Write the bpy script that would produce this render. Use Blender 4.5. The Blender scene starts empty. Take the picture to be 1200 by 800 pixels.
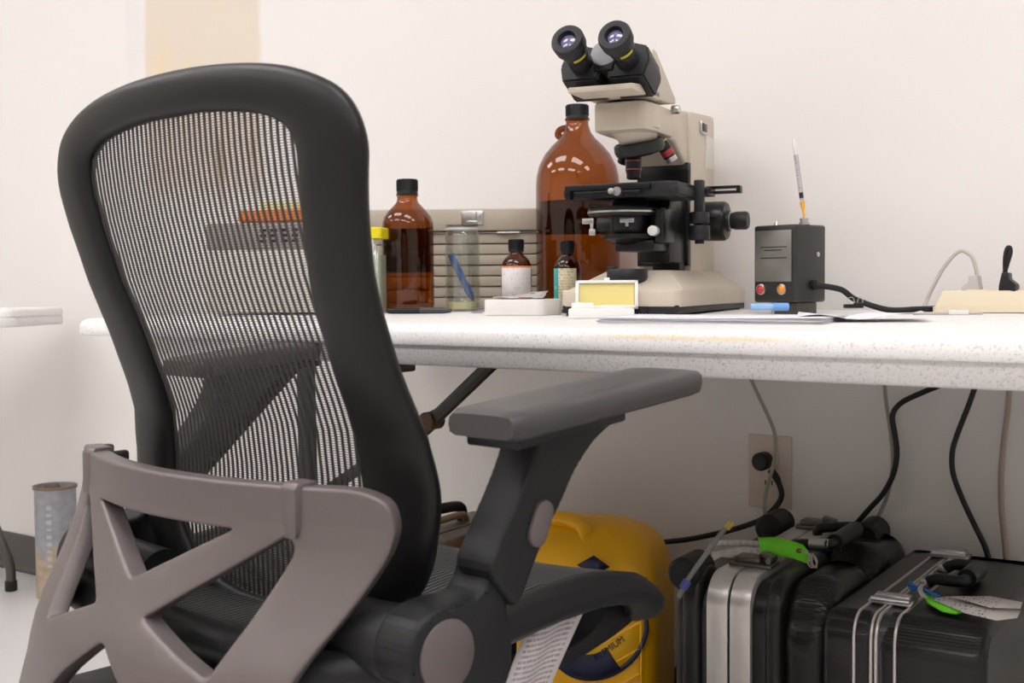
import bpy, bmesh, math, random
from mathutils import Vector, Matrix
random.seed(7)
PI = math.pi
scn = bpy.context.scene
COL = scn.collection

# ------------------------------------------------------------------ camera
CAM = Vector((0, -1.911, .789))
FPX, YAW, PITCH, ROLL = 1425.0, math.radians(36.36), math.radians(2.668), math.radians(.45)
_f = Vector((-math.sin(YAW)*math.cos(PITCH), math.cos(YAW)*math.cos(PITCH), -math.sin(PITCH)))
_r = Vector((math.cos(YAW), math.sin(YAW), 0)); _u = _r.cross(_f)
_r2 = _r*math.cos(ROLL) - _u*math.sin(ROLL); _u2 = _u*math.cos(ROLL) + _r*math.sin(ROLL)
cd = bpy.data.cameras.new('camera'); cam = bpy.data.objects.new('camera', cd); COL.objects.link(cam)
cd.sensor_width = 36; cd.lens = FPX*36/1200; cd.clip_start = .05
cam.matrix_world = Matrix.Translation(CAM) @ Matrix((_r2, _u2, -_f)).transposed().to_4x4()
scn.camera = cam
cd.dof.use_dof = True; cd.dof.focus_distance = 1.75; cd.dof.aperture_fstop = 11

# ------------------------------------------------------------------ world, exposure
w = bpy.data.worlds.new('world'); scn.world = w; w.use_nodes = True
w.node_tree.nodes['Background'].inputs[0].default_value = (.8, .85, .9, 1)
w.node_tree.nodes['Background'].inputs[1].default_value = .3
scn.view_settings.view_transform = 'Standard'; scn.view_settings.look = 'None'
scn.view_settings.exposure = 0.0; scn.view_settings.gamma = 1; scn.view_settings.use_curve_mapping = False
LIGHT = 9.0         # strength of the ceiling panel diffusers

# ------------------------------------------------------------------ measuring helpers
def ray(px, py): return _f*FPX + _r2*(px-600) - _u2*(py-400)
def at_y(px, py, y): d = ray(px, py); return CAM + d*((y-CAM.y)/d.y)
def at_z(px, py, z): d = ray(px, py); return CAM + d*((z-CAM.z)/d.z)
TSL = .006/.737
def tz(y): return .74 + TSL*(y+.752)              # the table surface rises slightly to the wall
def pxm(P):                                       # pixels per metre at a point
    return FPX/((Vector(P)-CAM).dot(_f))

# ------------------------------------------------------------------ materials
MATS = {}
def nt(name):
    m = bpy.data.materials.new(name); m.use_nodes = True
    return m, m.node_tree, m.node_tree.nodes['Principled BSDF']
def mat(name, col, rough=.5, metal=0, noise=.0, nscale=40, bump=0, bscale=200, spec=None, coat=0, vary=None, alpha=None):
    if name in MATS: return MATS[name]
    m, t, b = nt(name); N = t.nodes; L = t.links
    b.inputs['Roughness'].default_value = rough; b.inputs['Metallic'].default_value = metal
    if spec is not None: b.inputs['Specular IOR Level'].default_value = spec
    if coat: b.inputs['Coat Weight'].default_value = coat; b.inputs['Coat Roughness'].default_value = .1
    tc = N.new('ShaderNodeTexCoord')
    c4 = (*col, 1)
    nz = N.new('ShaderNodeTexNoise'); nz.inputs['Scale'].default_value = nscale; nz.inputs['Detail'].default_value = 4
    L.new(tc.outputs['Object'], nz.inputs['Vector'])
    mx = N.new('ShaderNodeMix'); mx.data_type = 'RGBA'
    v2 = vary if vary else tuple(max(0, c*(1-max(noise, .04))) for c in col)
    mx.inputs[6].default_value = c4; mx.inputs[7].default_value = (*v2, 1)
    L.new(nz.outputs['Fac'], mx.inputs[0]); L.new(mx.outputs[2], b.inputs['Base Color'])
    if bump:
        n2 = N.new('ShaderNodeTexNoise'); n2.inputs['Scale'].default_value = bscale; n2.inputs['Detail'].default_value = 2
        L.new(tc.outputs['Object'], n2.inputs['Vector'])
        bp = N.new('ShaderNodeBump'); bp.inputs['Strength'].default_value = bump; bp.inputs['Distance'].default_value = .002
        L.new(n2.outputs['Fac'], bp.inputs['Height']); L.new(bp.outputs['Normal'], b.inputs['Normal'])
    MATS[name] = m; return m
def thin_glass(name, col, rough=.02, ior=1.5):
    """thin wall glass: coloured transmission straight through, mirror reflection by Fresnel"""
    m = bpy.data.materials.new(name); m.use_nodes = True; t = m.node_tree; N = t.nodes; L = t.links; N.clear()
    o = N.new('ShaderNodeOutputMaterial'); tr = N.new('ShaderNodeBsdfTransparent'); tr.inputs[0].default_value = (*col, 1)
    nz = N.new('ShaderNodeTexNoise'); nz.inputs['Scale'].default_value = 12
    tc = N.new('ShaderNodeTexCoord'); L.new(tc.outputs['Object'], nz.inputs['Vector'])
    mx = N.new('ShaderNodeMix'); mx.data_type = 'RGBA'; mx.inputs[6].default_value = (*col, 1)
    mx.inputs[7].default_value = (*[c*.93 for c in col], 1); L.new(nz.outputs['Fac'], mx.inputs[0])
    lw = N.new('ShaderNodeLayerWeight'); lw.inputs[0].default_value = .5       # longer path through the wall at grazing angles absorbs more
    pw = N.new('ShaderNodeMath'); pw.operation = 'POWER'; pw.inputs[1].default_value = 2.2; L.new(lw.outputs['Facing'], pw.inputs[0])
    m2 = N.new('ShaderNodeMix'); m2.data_type = 'RGBA'; L.new(pw.outputs[0], m2.inputs[0]); L.new(mx.outputs[2], m2.inputs[6]); m2.inputs[7].default_value = (*[c**3.2 for c in col], 1)
    L.new(m2.outputs[2], tr.inputs[0])
    g = N.new('ShaderNodeBsdfGlossy'); g.inputs['Roughness'].default_value = rough; g.inputs[0].default_value = (1, 1, 1, 1)
    fr = N.new('ShaderNodeFresnel'); geo = N.new('ShaderNodeNewGeometry'); mr = N.new('ShaderNodeMapRange')
    mr.inputs[3].default_value = ior; mr.inputs[4].default_value = 1/ior; L.new(geo.outputs['Backfacing'], mr.inputs[0]); L.new(mr.outputs[0], fr.inputs[0])
    ms = N.new('ShaderNodeMixShader'); L.new(fr.outputs[0], ms.inputs[0]); L.new(tr.outputs[0], ms.inputs[1]); L.new(g.outputs[0], ms.inputs[2])
    L.new(ms.outputs[0], o.inputs[0]); return m
def liquid(name, col, ior=1.33):
    m, t, b = nt(name)
    b.inputs['Base Color'].default_value = (*col, 1); b.inputs['Transmission Weight'].default_value = 1
    b.inputs['Roughness'].default_value = .0; b.inputs['IOR'].default_value = ior
    nz = t.nodes.new('ShaderNodeTexNoise'); mx = t.nodes.new('ShaderNodeMix'); mx.data_type = 'RGBA'
    mx.inputs[6].default_value = (*col, 1); mx.inputs[7].default_value = (*[c*.92 for c in col], 1)
    t.links.new(nz.outputs['Fac'], mx.inputs[0]); t.links.new(mx.outputs[2], b.inputs['Base Color'])
    return m
def emis(name, col, s):
    m, t, b = nt(name); b.inputs['Base Color'].default_value = (*col, 1)
    b.inputs['Emission Color'].default_value = (*col, 1); b.inputs['Emission Strength'].default_value = s
    return m
def print_mat(name, paper, ink, sx=60, sy=220, thr=.5, rough=.6):
    """paper with rows of unreadable fine print; local x = along the line, z/y = down the page (Generated coords)"""
    m, t, b = nt(name); N = t.nodes; L = t.links
    tc = N.new('ShaderNodeTexCoord'); sp = N.new('ShaderNodeSeparateXYZ'); L.new(tc.outputs['UV'], sp.inputs[0])
    cb = N.new('ShaderNodeCombineXYZ')
    def mul(a, k):
        q = N.new('ShaderNodeMath'); q.operation = 'MULTIPLY'; q.inputs[1].default_value = k; L.new(a, q.inputs[0]); return q.outputs[0]
    def mth(op, a, v=None):
        q = N.new('ShaderNodeMath'); q.operation = op
        L.new(a, q.inputs[0])
        if v is not None:
            if isinstance(v, (int, float)): q.inputs[1].default_value = v
            else: L.new(v, q.inputs[1])
        return q.outputs[0]
    row = mul(sp.outputs[1], sy)
    L.new(mul(sp.outputs[0], sx), cb.inputs[0]); L.new(mth('FLOOR', row), cb.inputs[1])
    nz = N.new('ShaderNodeTexNoise'); nz.inputs['Scale'].default_value = 1.0; nz.inputs['Detail'].default_value = 3
    L.new(cb.outputs[0], nz.inputs['Vector'])
    a = mth('GREATER_THAN', nz.outputs['Fac'], thr); bnd = mth('GREATER_THAN', mth('FRACT', row), .5)
    mask = mth('MULTIPLY', a, bnd)
    ed = mth('LESS_THAN', mth('ABSOLUTE', mth('SUBTRACT', sp.outputs[0], .5)), .43)
    mask = mth('MULTIPLY', mask, ed)
    mx = N.new('ShaderNodeMix'); mx.data_type = 'RGBA'; mx.inputs[6].default_value = (*paper, 1); mx.inputs[7].default_value = (*ink, 1)
    L.new(mask, mx.inputs[0]); L.new(mx.outputs[2], b.inputs['Base Color']); b.inputs['Roughness'].default_value = rough
    return m

BLK = mat('chair_foam', (.014, .013, .0132), .40, spec=.28, bump=.08, bscale=900, noise=.2, nscale=6)
ARMP = mat('arm_plastic', (.017, .017, .018), .42, spec=.25, bump=.15, bscale=1200, noise=.1, nscale=10)
PADM = mat('arm_pad_rubber', (.052, .048, .048), .42, bump=.1, bscale=1000, noise=.1)
BRZ = mat('warm_grey_plastic', (.165, .138, .135), .42, metal=.35, noise=.1, nscale=8, bump=.06, bscale=1500)
MESHM = mat('mesh_strand', (.045, .040, .038), .6)
MESHS = mat('seat_strand', (.050, .049, .048), .6)
BEIGE = mat('microscope_beige', (.62, .54, .44), .42, noise=.05, nscale=12, bump=.1, bscale=900)
MBLK = mat('satin_black', (.009, .009, .010), .30, noise=.2, nscale=30, spec=.3)
MBLK2 = mat('rough_black', (.022, .022, .024), .42, spec=.3, noise=.35, nscale=60, bump=.1)
CHR = mat('brushed_steel', (.62, .61, .60), .28, metal=1, noise=.15, nscale=80)
WHT = mat('white_plastic', (.84, .83, .80), .4, noise=.03)
CAP = mat('black_cap', (.014, .015, .016), .38, spec=.3)
CORD = mat('black_rubber', (.014, .014, .015), .42, spec=.3)
GCORD = mat('grey_cord_vinyl', (.36, .33, .29), .5)

# ------------------------------------------------------------------ mesh building
class MB:
    def __init__(s): s.bm = bmesh.new()
    def _merge(s, b, M=None):
        me = bpy.data.meshes.new('t'); b.to_mesh(me); b.free()
        if M is not None: me.transform(M)
        s.bm.from_mesh(me); bpy.data.meshes.remove(me); return s
    def box(s, c, d, bev=0, seg=2, M=None, rot=None):
        b = bmesh.new(); bmesh.ops.create_cube(b, size=1)
        bmesh.ops.scale(b, vec=Vector(d), verts=b.verts)
        if bev: bmesh.ops.bevel(b, geom=b.edges[:], offset=bev, segments=seg, profile=.5, affect='EDGES')
        T = Matrix.Translation(Vector(c))
        if rot is not None: T = T @ rot
        return s._merge(b, (M @ T) if M else T)
    def lathe(s, prof, o=(0, 0, 0), ax=(0, 0, 1), seg=32):
        b = bmesh.new(); rings = []
        for r, z in prof:
            if r < 1e-6: rings.append([b.verts.new((0, 0, z))])
            else: rings.append([b.verts.new((r*math.cos(2*PI*i/seg), r*math.sin(2*PI*i/seg), z)) for i in range(seg)])
        for A, B in zip(rings, rings[1:]):
            for i in range(seg):
                j = (i+1) % seg
                if len(A) == 1 and len(B) == 1: continue
                if len(A) == 1: b.faces.new((A[0], B[j], B[i]))
                elif len(B) == 1: b.faces.new((A[i], A[j], B[0]))
                else: b.faces.new((A[i], A[j], B[j], B[i]))
        bmesh.ops.recalc_face_normals(b, faces=b.faces)
        q = Vector((0, 0, 1)).rotation_difference(Vector(ax).normalized()).to_matrix().to_4x4()
        return s._merge(b, Matrix.Translation(Vector(o)) @ q)
    def cyl(s, p0, p1, r, r1=None, seg=24, bev=0):
        p0 = Vector(p0); p1 = Vector(p1); L = (p1-p0).length; r1 = r if r1 is None else r1
        if bev: pr = [(0, 0), (r-bev, 0), (r-bev*.3, bev*.3), (r, bev), (r1, L-bev), (r1-bev*.3, L-bev*.3), (r1-bev, L), (0, L)]
        else: pr = [(0, 0), (r, 0), (r1, L), (0, L)]
        return s.lathe(pr, p0, p1-p0, seg)
    def tube(s, pts, r, seg=10, sm=6, closed=False, caps=True):
        P = [Vector(p) for p in pts]
        Q = catmull(P, sm, closed) if sm > 1 else P
        b = bmesh.new(); rings = []; n = len(Q); up = None
        for i, p in enumerate(Q):
            a = Q[i-1] if (i or closed) else Q[0]; c = Q[(i+1) % n] if (i < n-1 or closed) else Q[-1]
            t = (c-a).normalized()
            if up is None:
                up = t.orthogonal().normalized()
            up = (up - t*up.dot(t)).normalized(); sd = t.cross(up)
            rr = r(i/(n-1)) if callable(r) else r
            rings.append([b.verts.new(p + (up*math.cos(2*PI*k/seg)+sd*math.sin(2*PI*k/seg))*rr) for k in range(seg)])
        m = n if closed else n-1
        for i in range(m):
            A = rings[i]; B = rings[(i+1) % n]
            for k in range(seg): b.faces.new((A[k], A[(k+1) % seg], B[(k+1) % seg], B[k]))
        if caps and not closed: b.faces.new(rings[0][::-1]); b.faces.new(rings[-1])
        bmesh.ops.recalc_face_normals(b, faces=b.faces)
        return s._merge(b)
    def prism(s, poly, lo, hi, axis='x', bev=0, seg=2, M=None):
        """poly of (a,b); axis x: a->y b->z; axis y: a->x b->z; axis z: a->x b->y"""
        b = bmesh.new()
        def P(a, c, h): return {'x': (h, a, c), 'y': (a, h, c), 'z': (a, c, h)}[axis]
        A = [b.verts.new(P(a, c, lo)) for a, c in poly]; B = [b.verts.new(P(a, c, hi)) for a, c in poly]
        b.faces.new(A); b.faces.new(B[::-1]); n = len(poly)
        for i in range(n): b.faces.new((A[i], A[(i+1) % n], B[(i+1) % n], B[i]))
        bmesh.ops.recalc_face_normals(b, faces=b.faces)
        if bev: bmesh.ops.bevel(b, geom=b.edges[:], offset=bev, segments=seg, profile=.5, affect='EDGES')
        return s._merge(b, M)
    def grid(s, rows, closed_u=False, closed_v=False, uv=False):
        b = bmesh.new(); V = [[b.verts.new(p) for p in r] for r in rows]
        nu = len(V); nv = len(V[0])
        lay = b.loops.layers.uv.new('uv') if uv else None
        for i in range(nu if closed_u else nu-1):
            for j in range(nv if closed_v else nv-1):
                idx = [(i, j), ((i+1) % nu, j), ((i+1) % nu, (j+1) % nv), (i, (j+1) % nv)]
                f = b.faces.new([V[a][c] for a, c in idx])
                if uv:
                    for l, (a, c) in zip(f.loops, [(i, j), (i+1, j), (i+1, j+1), (i, j+1)]): l[lay].uv = (c/(nv-1), a/(nu-1))
        return s._merge(b)
    def build(s, name, m, parent=None, ang=35, loc=None):
        me = bpy.data.meshes.new(name); s.bm.to_mesh(me); s.bm.free()
        me.materials.append(m)
        if ang: me.shade_smooth(); me.set_sharp_from_angle(angle=math.radians(ang))
        o = bpy.data.objects.new(name, me); COL.objects.link(o)
        if parent: o.parent = parent
        if loc is not None: o.location = loc
        return o
def catmull(P, k, closed=False):
    out = []; n = len(P)
    def g(i): return P[i % n] if closed else P[max(0, min(n-1, i))]
    for i in range(n if closed else n-1):
        a, b, c, d = g(i-1), g(i), g(i+1), g(i+2)
        for j in range(k):
            t = j/k
            out.append(.5*((2*b)+(c-a)*t+(2*a-5*b+4*c-d)*t*t+(3*b-a-3*c+d)*t**3))
    if not closed: out.append(P[-1])
    return out
def tag(o, label=None, cat=None, group=None, kind=None):
    if label: o['label'] = label
    if cat: o['category'] = cat
    if group: o['group'] = group
    if kind: o['kind'] = kind
    return o
def thing(name, label, cat, loc, rz=0, group=None):
    o = bpy.data.objects.new(name, None); COL.objects.link(o); o.empty_display_size = .05
    o.location = loc; o.rotation_euler = (0, 0, rz); tag(o, label, cat, group); return o
def interp(x, X, Y):
    if x <= X[0]: return Y[0]
    for i in range(len(X)-1):
        if x <= X[i+1]: t = (x-X[i])/(X[i+1]-X[i]); return Y[i]*(1-t)+Y[i+1]*t
    return Y[-1]
def text_mesh(name, s, size, M, m, parent, ext=.0003, label=None, align='CENTER'):
    c = bpy.data.curves.new('tx', 'FONT'); c.body = s; c.size = size; c.extrude = ext; c.align_x = align; c.align_y = 'CENTER'
    t = bpy.data.objects.new('tx', c); COL.objects.link(t)
    dg = bpy.context.evaluated_depsgraph_get(); me = bpy.data.meshes.new_from_object(t.evaluated_get(dg))
    bpy.data.objects.remove(t); me.transform(M); me.materials.clear(); me.materials.append(m)
    o = bpy.data.objects.new(name, me); COL.objects.link(o); o.parent = parent
    if label: o['label'] = label
    return o

# ================================================================== THE ROOM
def wall_material():
    m, t, b = nt('wall_paint'); N = t.nodes; L = t.links
    b.inputs['Roughness'].default_value = .75
    tc = N.new('ShaderNodeTexCoord'); sp = N.new('ShaderNodeSeparateXYZ'); L.new(tc.outputs['Object'], sp.inputs[0])
    nz = N.new('ShaderNodeTexNoise'); nz.inputs['Scale'].default_value = 7; nz.inputs['Detail'].default_value = 5; L.new(tc.outputs['Object'], nz.inputs['Vector'])
    def mth(op, a, v, c=None):
        q = N.new('ShaderNodeMath'); q.operation = op
        for i, x in enumerate((a, v, c)):
            if x is None: continue
            if isinstance(x, (int, float)): q.inputs[i].default_value = x
            else: L.new(x, q.inputs[i])
        return q.outputs[0]
    def sm(x, a, bb):
        q = N.new('ShaderNodeMapRange'); q.interpolation_type = 'SMOOTHSTEP'; L.new(x, q.inputs[0])
        q.inputs[1].default_value = a; q.inputs[2].default_value = bb; return q.outputs[0]
    wob = mth('MULTIPLY', mth('SUBTRACT', nz.outputs['Fac'], .5), .05)
    x = mth('ADD', sp.outputs[0], wob); z = sp.outputs[2]
    def rect(x0, x1, z0, z1, e=.012):
        a = mth('MULTIPLY', sm(x, x0-e, x0+e), mth('SUBTRACT', 1, sm(x, x1-e, x1+e)))
        return mth('MULTIPLY', a, mth('MULTIPLY', sm(z, z0-e*4, z0+e*4), mth('SUBTRACT', 1, sm(z, z1-e, z1+e))))
    col = None
    def over(prev, mask, c, k=1):
        mx = N.new('ShaderNodeMix'); mx.data_type = 'RGBA'
        if isinstance(prev, tuple): mx.inputs[6].default_value = prev
        else: L.new(prev, mx.inputs[6])
        mx.inputs[7].default_value = c; L.new(mth('MULTIPLY', mask, k), mx.inputs[0]); return mx.outputs[2]
    col = over((.82, .79, .765, 1), nz.outputs['Fac'], (.805, .775, .75, 1))
    col = over(col, rect(-2.525, -2.112, 1.02, 1.62), (.73, .635, .53, 1), .9)       # band of old beige paint
    n2 = N.new('ShaderNodeTexNoise'); n2.inputs['Scale'].default_value = 14; n2.inputs['Detail'].default_value = 3; L.new(tc.outputs['Object'], n2.inputs['Vector'])
    blot = mth('MULTIPLY', rect(-2.51, -2.36, 1.28, 1.36, .02), sm(n2.outputs['Fac'], .35, .6))
    col = over(col, blot, (.80, .62, .36, 1), .7)
    blot2 = mth('MULTIPLY', rect(-2.47, -2.25, 1.38, 1.50, .02), sm(n2.outputs['Fac'], .52, .65))
    col = over(col, blot2, (.80, .63, .42, 1), .5)
    # brown drips under the band
    mp = N.new('ShaderNodeMapping'); mp.inputs['Scale'].default_value = (26, 1, 2.2); L.new(tc.outputs['Object'], mp.inputs[0])
    n3 = N.new('ShaderNodeTexNoise'); n3.inputs['Scale'].default_value = 1; L.new(mp.outputs[0], n3.inputs['Vector'])
    drip = mth('MULTIPLY', rect(-2.42, -2.1, .98, 1.16, .03), sm(n3.outputs['Fac'], .6, .68))
    col = over(col, drip, (.45, .33, .22, 1), .7)
    # pale grey filler at the left edge of the band, small scuffs
    col = over(col, mth('MULTIPLY', rect(-2.60, -2.535, 1.32, 1.9), n2.outputs['Fac']), (.66, .66, .66, 1), .45)
    v = N.new('ShaderNodeTexVoronoi'); v.inputs['Scale'].default_value = 2.2; L.new(tc.outputs['Object'], v.inputs['Vector'])
    spk = mth('LESS_THAN', v.outputs['Distance'], .014)
    col = over(col, spk, (.25, .2, .16, 1), .7)
    L.new(col, b.inputs['Base Color'])
    bp = N.new('ShaderNodeBump'); bp.inputs['Strength'].default_value = .15; bp.inputs['Distance'].default_value = .003
    n4 = N.new('ShaderNodeTexNoise'); n4.inputs['Scale'].default_value = 30; L.new(tc.outputs['Object'], n4.inputs['Vector'])
    L.new(n4.outputs['Fac'], bp.inputs['Height']); L.new(bp.outputs['Normal'], b.inputs['Normal'])
    return m
WALL = wall_material()
PLAIN = mat('plain_wall_paint', (.70, .66, .61), .75, noise=.03, nscale=3)
FLOORM = mat('floor_vinyl', (.64, .625, .625), .28, noise=.14, nscale=28, vary=(.58, .56, .56), bump=.05, bscale=60)
X0, X1, Y1 = -5.2, 3.2, -4.6
def struct(name, c, d, m, bev=0):
    mb = MB(); mb.box(c, d, bev); return tag(mb.build(name, m), kind='structure')
struct('floor', ((X0+X1)/2, Y1/2, -.05), (X1-X0+.4, -Y1+.4, .1), FLOORM)
struct('wall_back', ((X0+X1)/2, .05, 1.35), (X1-X0+.2, .1, 2.7), WALL)
struct('wall_left', (X0-.05, Y1/2, 1.35), (.1, -Y1, 2.7), PLAIN)
struct('wall_right', (X1+.05, Y1/2, 1.35), (.1, -Y1, 2.7), PLAIN)
struct('wall_front', ((X0+X1)/2, Y1-.05, 1.35), (X1-X0+.2, .1, 2.7), PLAIN)
struct('ceiling', ((X0+X1)/2, Y1/2, 2.75), (X1-X0+.4, -Y1+.4, .1), mat('ceiling_tile', (.8, .79, .77), .8))
mb = MB(); mb.prism([(-.001, .001), (-.024, .001), (-.024, .008), (-.016, .016), (-.012, .024), (-.010, .094), (-.006, .1), (-.001, .1)], X0+.02, X1-.02, 'x', M=None)
tag(mb.build('baseboard_back', mat('baseboard_rubber', (.085, .078, .074), .5, noise=.15, nscale=9)), kind='structure')

# ceiling lights: the room's own lamps
DIFF = emis('lamp_diffuser', (1, .982, .985), LIGHT)
first = True
for lx in (-3.9, -2.1, -.3, 1.5):
    for ly in (-1.45, -3.2):
        t = thing('ceiling_light', '%s white ceiling light panel of the row %s' % ({-3.9: 'leftmost', -2.1: 'second from left', -.3: 'third from left', 1.5: 'rightmost'}[lx], 'nearer the table wall' if ly > -2 else 'farther from the table wall'), 'ceiling light', (lx, ly, 2.70), 0, 'fluorescent ceiling panels')
        mb = MB()
        for a, b_, sx, sy in ((0, .31, 1.24, .03), (0, -.31, 1.24, .03), (.61, 0, .03, .62), (-.61, 0, .03, .62)): mb.box((a, b_, -.011), (sx, sy, .018), .003)
        mb.build('frame', WHT, t)
        mb = MB(); mb.box((0, 0, -.006), (1.18, .58, .008)); mb.build('diffuser', DIFF, t)

# ================================================================== TABLES
def table_mat():
    m, t, b = nt('granite_plastic'); N = t.nodes; L = t.links
    tc = N.new('ShaderNodeTexCoord'); nz = N.new('ShaderNodeTexNoise'); nz.inputs['Scale'].default_value = 420; nz.inputs['Detail'].default_value = 2
    L.new(tc.outputs['Object'], nz.inputs['Vector'])
    r = N.new('ShaderNodeValToRGB'); r.color_ramp.elements[0].position = .30; r.color_ramp.elements[0].color = (.58, .56, .54, 1)
    r.color_ramp.elements[1].position = .45; r.color_ramp.elements[1].color = (.84, .82, .81, 1)
    L.new(nz.outputs['Fac'], r.inputs[0])
    sp = N.new('ShaderNodeSeparateXYZ'); L.new(tc.outputs['Object'], sp.inputs[0])
    def band(o, a, bb, e):
        q = N.new('ShaderNodeMapRange'); q.interpolation_type = 'SMOOTHSTEP'; L.new(o, q.inputs[0]); q.inputs[1].default_value = a-e; q.inputs[2].default_value = a+e
        q2 = N.new('ShaderNodeMapRange'); q2.interpolation_type = 'SMOOTHSTEP'; L.new(o, q2.inputs[0]); q2.inputs[1].default_value = bb+e; q2.inputs[2].default_value = bb-e
        k = N.new('ShaderNodeMath'); k.operation = 'MULTIPLY'; L.new(q.outputs[0], k.inputs[0]); L.new(q2.outputs[0], k.inputs[1]); return k.outputs[0]
    bx = band(sp.outputs[0], .80, 1.02, .05); bz = band(sp.outputs[2], .7285, .7335, .0025)
    n2 = N.new('ShaderNodeTexNoise'); n2.inputs['Scale'].default_value = 25; L.new(tc.outputs['Object'], n2.inputs['Vector'])
    k = N.new('ShaderNodeMath'); k.operation = 'MULTIPLY'; L.new(bx, k.inputs[0]); L.new(bz, k.inputs[1])
    k2 = N.new('ShaderNodeMath'); k2.operation = 'MULTIPLY'; L.new(k.outputs[0], k2.inputs[0]); L.new(n2.outputs['Fac'], k2.inputs[1])
    mx = N.new('ShaderNodeMix'); mx.data_type = 'RGBA'; L.new(k2.outputs[0], mx.inputs[0]); L.new(r.outputs[0], mx.inputs[6]); mx.inputs[7].default_value = (.72, .50, .22, 1)
    L.new(mx.outputs[2], b.inputs['Base Color']); b.inputs['Roughness'].default_value = .45
    bp = N.new('ShaderNodeBump'); bp.inputs['Strength'].default_value = .2; bp.inputs['Distance'].default_value = .001
    L.new(nz.outputs['Fac'], bp.inputs['Height']); L.new(bp.outputs['Normal'], b.inputs['Normal'])
    return m
TBL = table_mat()
LEGM = mat('table_leg_steel', (.035, .034, .036), .35, metal=.3)
def rrect(x0, x1, y0, y1, r, n=6):
    P = []
    for cx, cy, a in ((x1-r, y1-r, 0), (x0+r, y1-r, 90), (x0+r, y0+r, 180), (x1-r, y0+r, 270)):
        for k in range(n+1):
            t = math.radians(a+90*k/n); P.append((cx+r*math.cos(t), cy+r*math.sin(t)))
    return P
def slab(mb, x0, x1, y0, y1, levels, r=.05):
    """stack of (inset, z) rounded rectangles, closed"""
    rows = [[Vector((a, b, z)) for a, b in rrect(x0+i, x1-i, y0+i, y1-i, max(.004, r-i), 8)] for i, z in levels]
    mb.grid(rows, closed_v=True)
    b = bmesh.new(); b.faces.new([b.verts.new(p) for p in rows[0]]); mb._merge(b)
    b = bmesh.new(); b.faces.new([b.verts.new(p) for p in rows[-1]]); mb._merge(b)
ft = thing('folding_table', 'long white speckled plastic folding table against the wall, carrying the microscope', 'table', (-1.53, -.752, 0))
ft.rotation_euler = (math.atan(TSL), 0, 0)
xa, xb, yb = -1.738+1.53, .11+1.53, .71
mb = MB()
slab(mb, xa, xb, 0, yb, [(.05, .714), (.006, .714), (.001, .7150), (0, .7185), (.0004, .7245), (.0015, .7300), (.0035, .7342), (.0070, .7372), (.012, .7390), (.018, .7398), (.026, .74), (.06, .74)], .045)
mb.build('tabletop', TBL, ft, 60)
mb = MB()
slab(mb, xa+.10, xb-.05, .008, yb-.008, [(.03, .6885), (.004, .6885), (.0, .691), (0, .7165)], .04)
mb.build('apron', TBL, ft, 60)
def tl(P): P = Vector(P); return (P.x+1.53, P.y+.752, P.z)
mb = MB(); mb.box(tl((-1.56, -.40, .345)), (.030, .022, .69), .005); mb.build('leg', LEGM, ft)
mb = MB(); mb.box(tl((-1.56, -.40, .012)), (.035, .55, .022), .006); mb.build('foot_bar', LEGM, ft)
mb = MB(); mb.tube([tl((-1.12, -.40, .685)), tl((-1.285, -.40, .555))], .0115, sm=1); mb.build('brace', LEGM, ft)
mb = MB(); mb.tube([tl((-1.25, -.40, .583)), tl((-1.555, -.40, .405))], .0105, sm=1); mb.build('brace', LEGM, ft)
mb = MB(); mb.cyl(tl((-1.272, -.416, .567)), tl((-1.272, -.384, .567)), .015)
mb.tube([tl((-1.262, -.40, .574)), tl((-1.29, -.40, .552))], .0135, sm=1)
tag(mb.build('brace_hinge', mat('rusty_steel', (.10, .045, .02), .6, noise=.6, nscale=80), ft), 'rust-stained hinge joint')
mb = MB(); mb.box(tl((-1.075, -.69, .682)), (.02, .03, .016), .003); mb.build('leg_bracket', LEGM, ft)
mb = MB(); mb.box(tl((-.04, -.40, .345)), (.030, .022, .69), .005); mb.build('leg', LEGM, ft)
mb = MB(); mb.box(tl((-.04, -.40, .012)), (.035, .55, .022), .006); mb.build('foot_bar', LEGM, ft)

t2 = thing('side_table', 'second grey-white plastic folding table, seen at the far left edge', 'table', (-2.86, -.045, 0), math.radians(31))
mb = MB(); slab(mb, -1.5, 0, -.30, 0, [(.03, .697), (.004, .697), (0, .700), (0, .717), (.003, .7185), (.003, .7205), (0, .722), (0, .733), (.003, .739), (.009, .7405), (.05, .7405)], .03)
mb.build('tabletop', TBL, t2, 60)
t2.rotation_euler = (0, 0, math.radians(33)); t2.location = (-2.83, -.035, 0)
q = t2.location
ca, sa = math.cos(t2.rotation_euler[2]), math.sin(t2.rotation_euler[2])
def l2(P): d = Vector(P)-Vector(q); return (d.x*ca+d.y*sa, -d.x*sa+d.y*ca, d.z)
f0 = at_z(13, 692, 0.0); P = [(f0.x, f0.y, .02), (f0.x-.004, f0.y, .07), (f0.x-.03, f0.y-.01, .14), (f0.x-.10, f0.y-.03, .26), (f0.x-.22, f0.y-.07, .46), (f0.x-.33, f0.y-.11, .69)]
mb = MB(); mb.tube([l2(p) for p in P], .0125, seg=14); mb.build('leg', mat('grey_steel_tube', (.10, .095, .085), .35, metal=.6), t2)
mb = MB(); mb.cyl(l2((f0.x, f0.y, .0)), l2((f0.x, f0.y, .028)), .0155, bev=.003); mb.build('foot_cap', CAP, t2)

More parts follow.
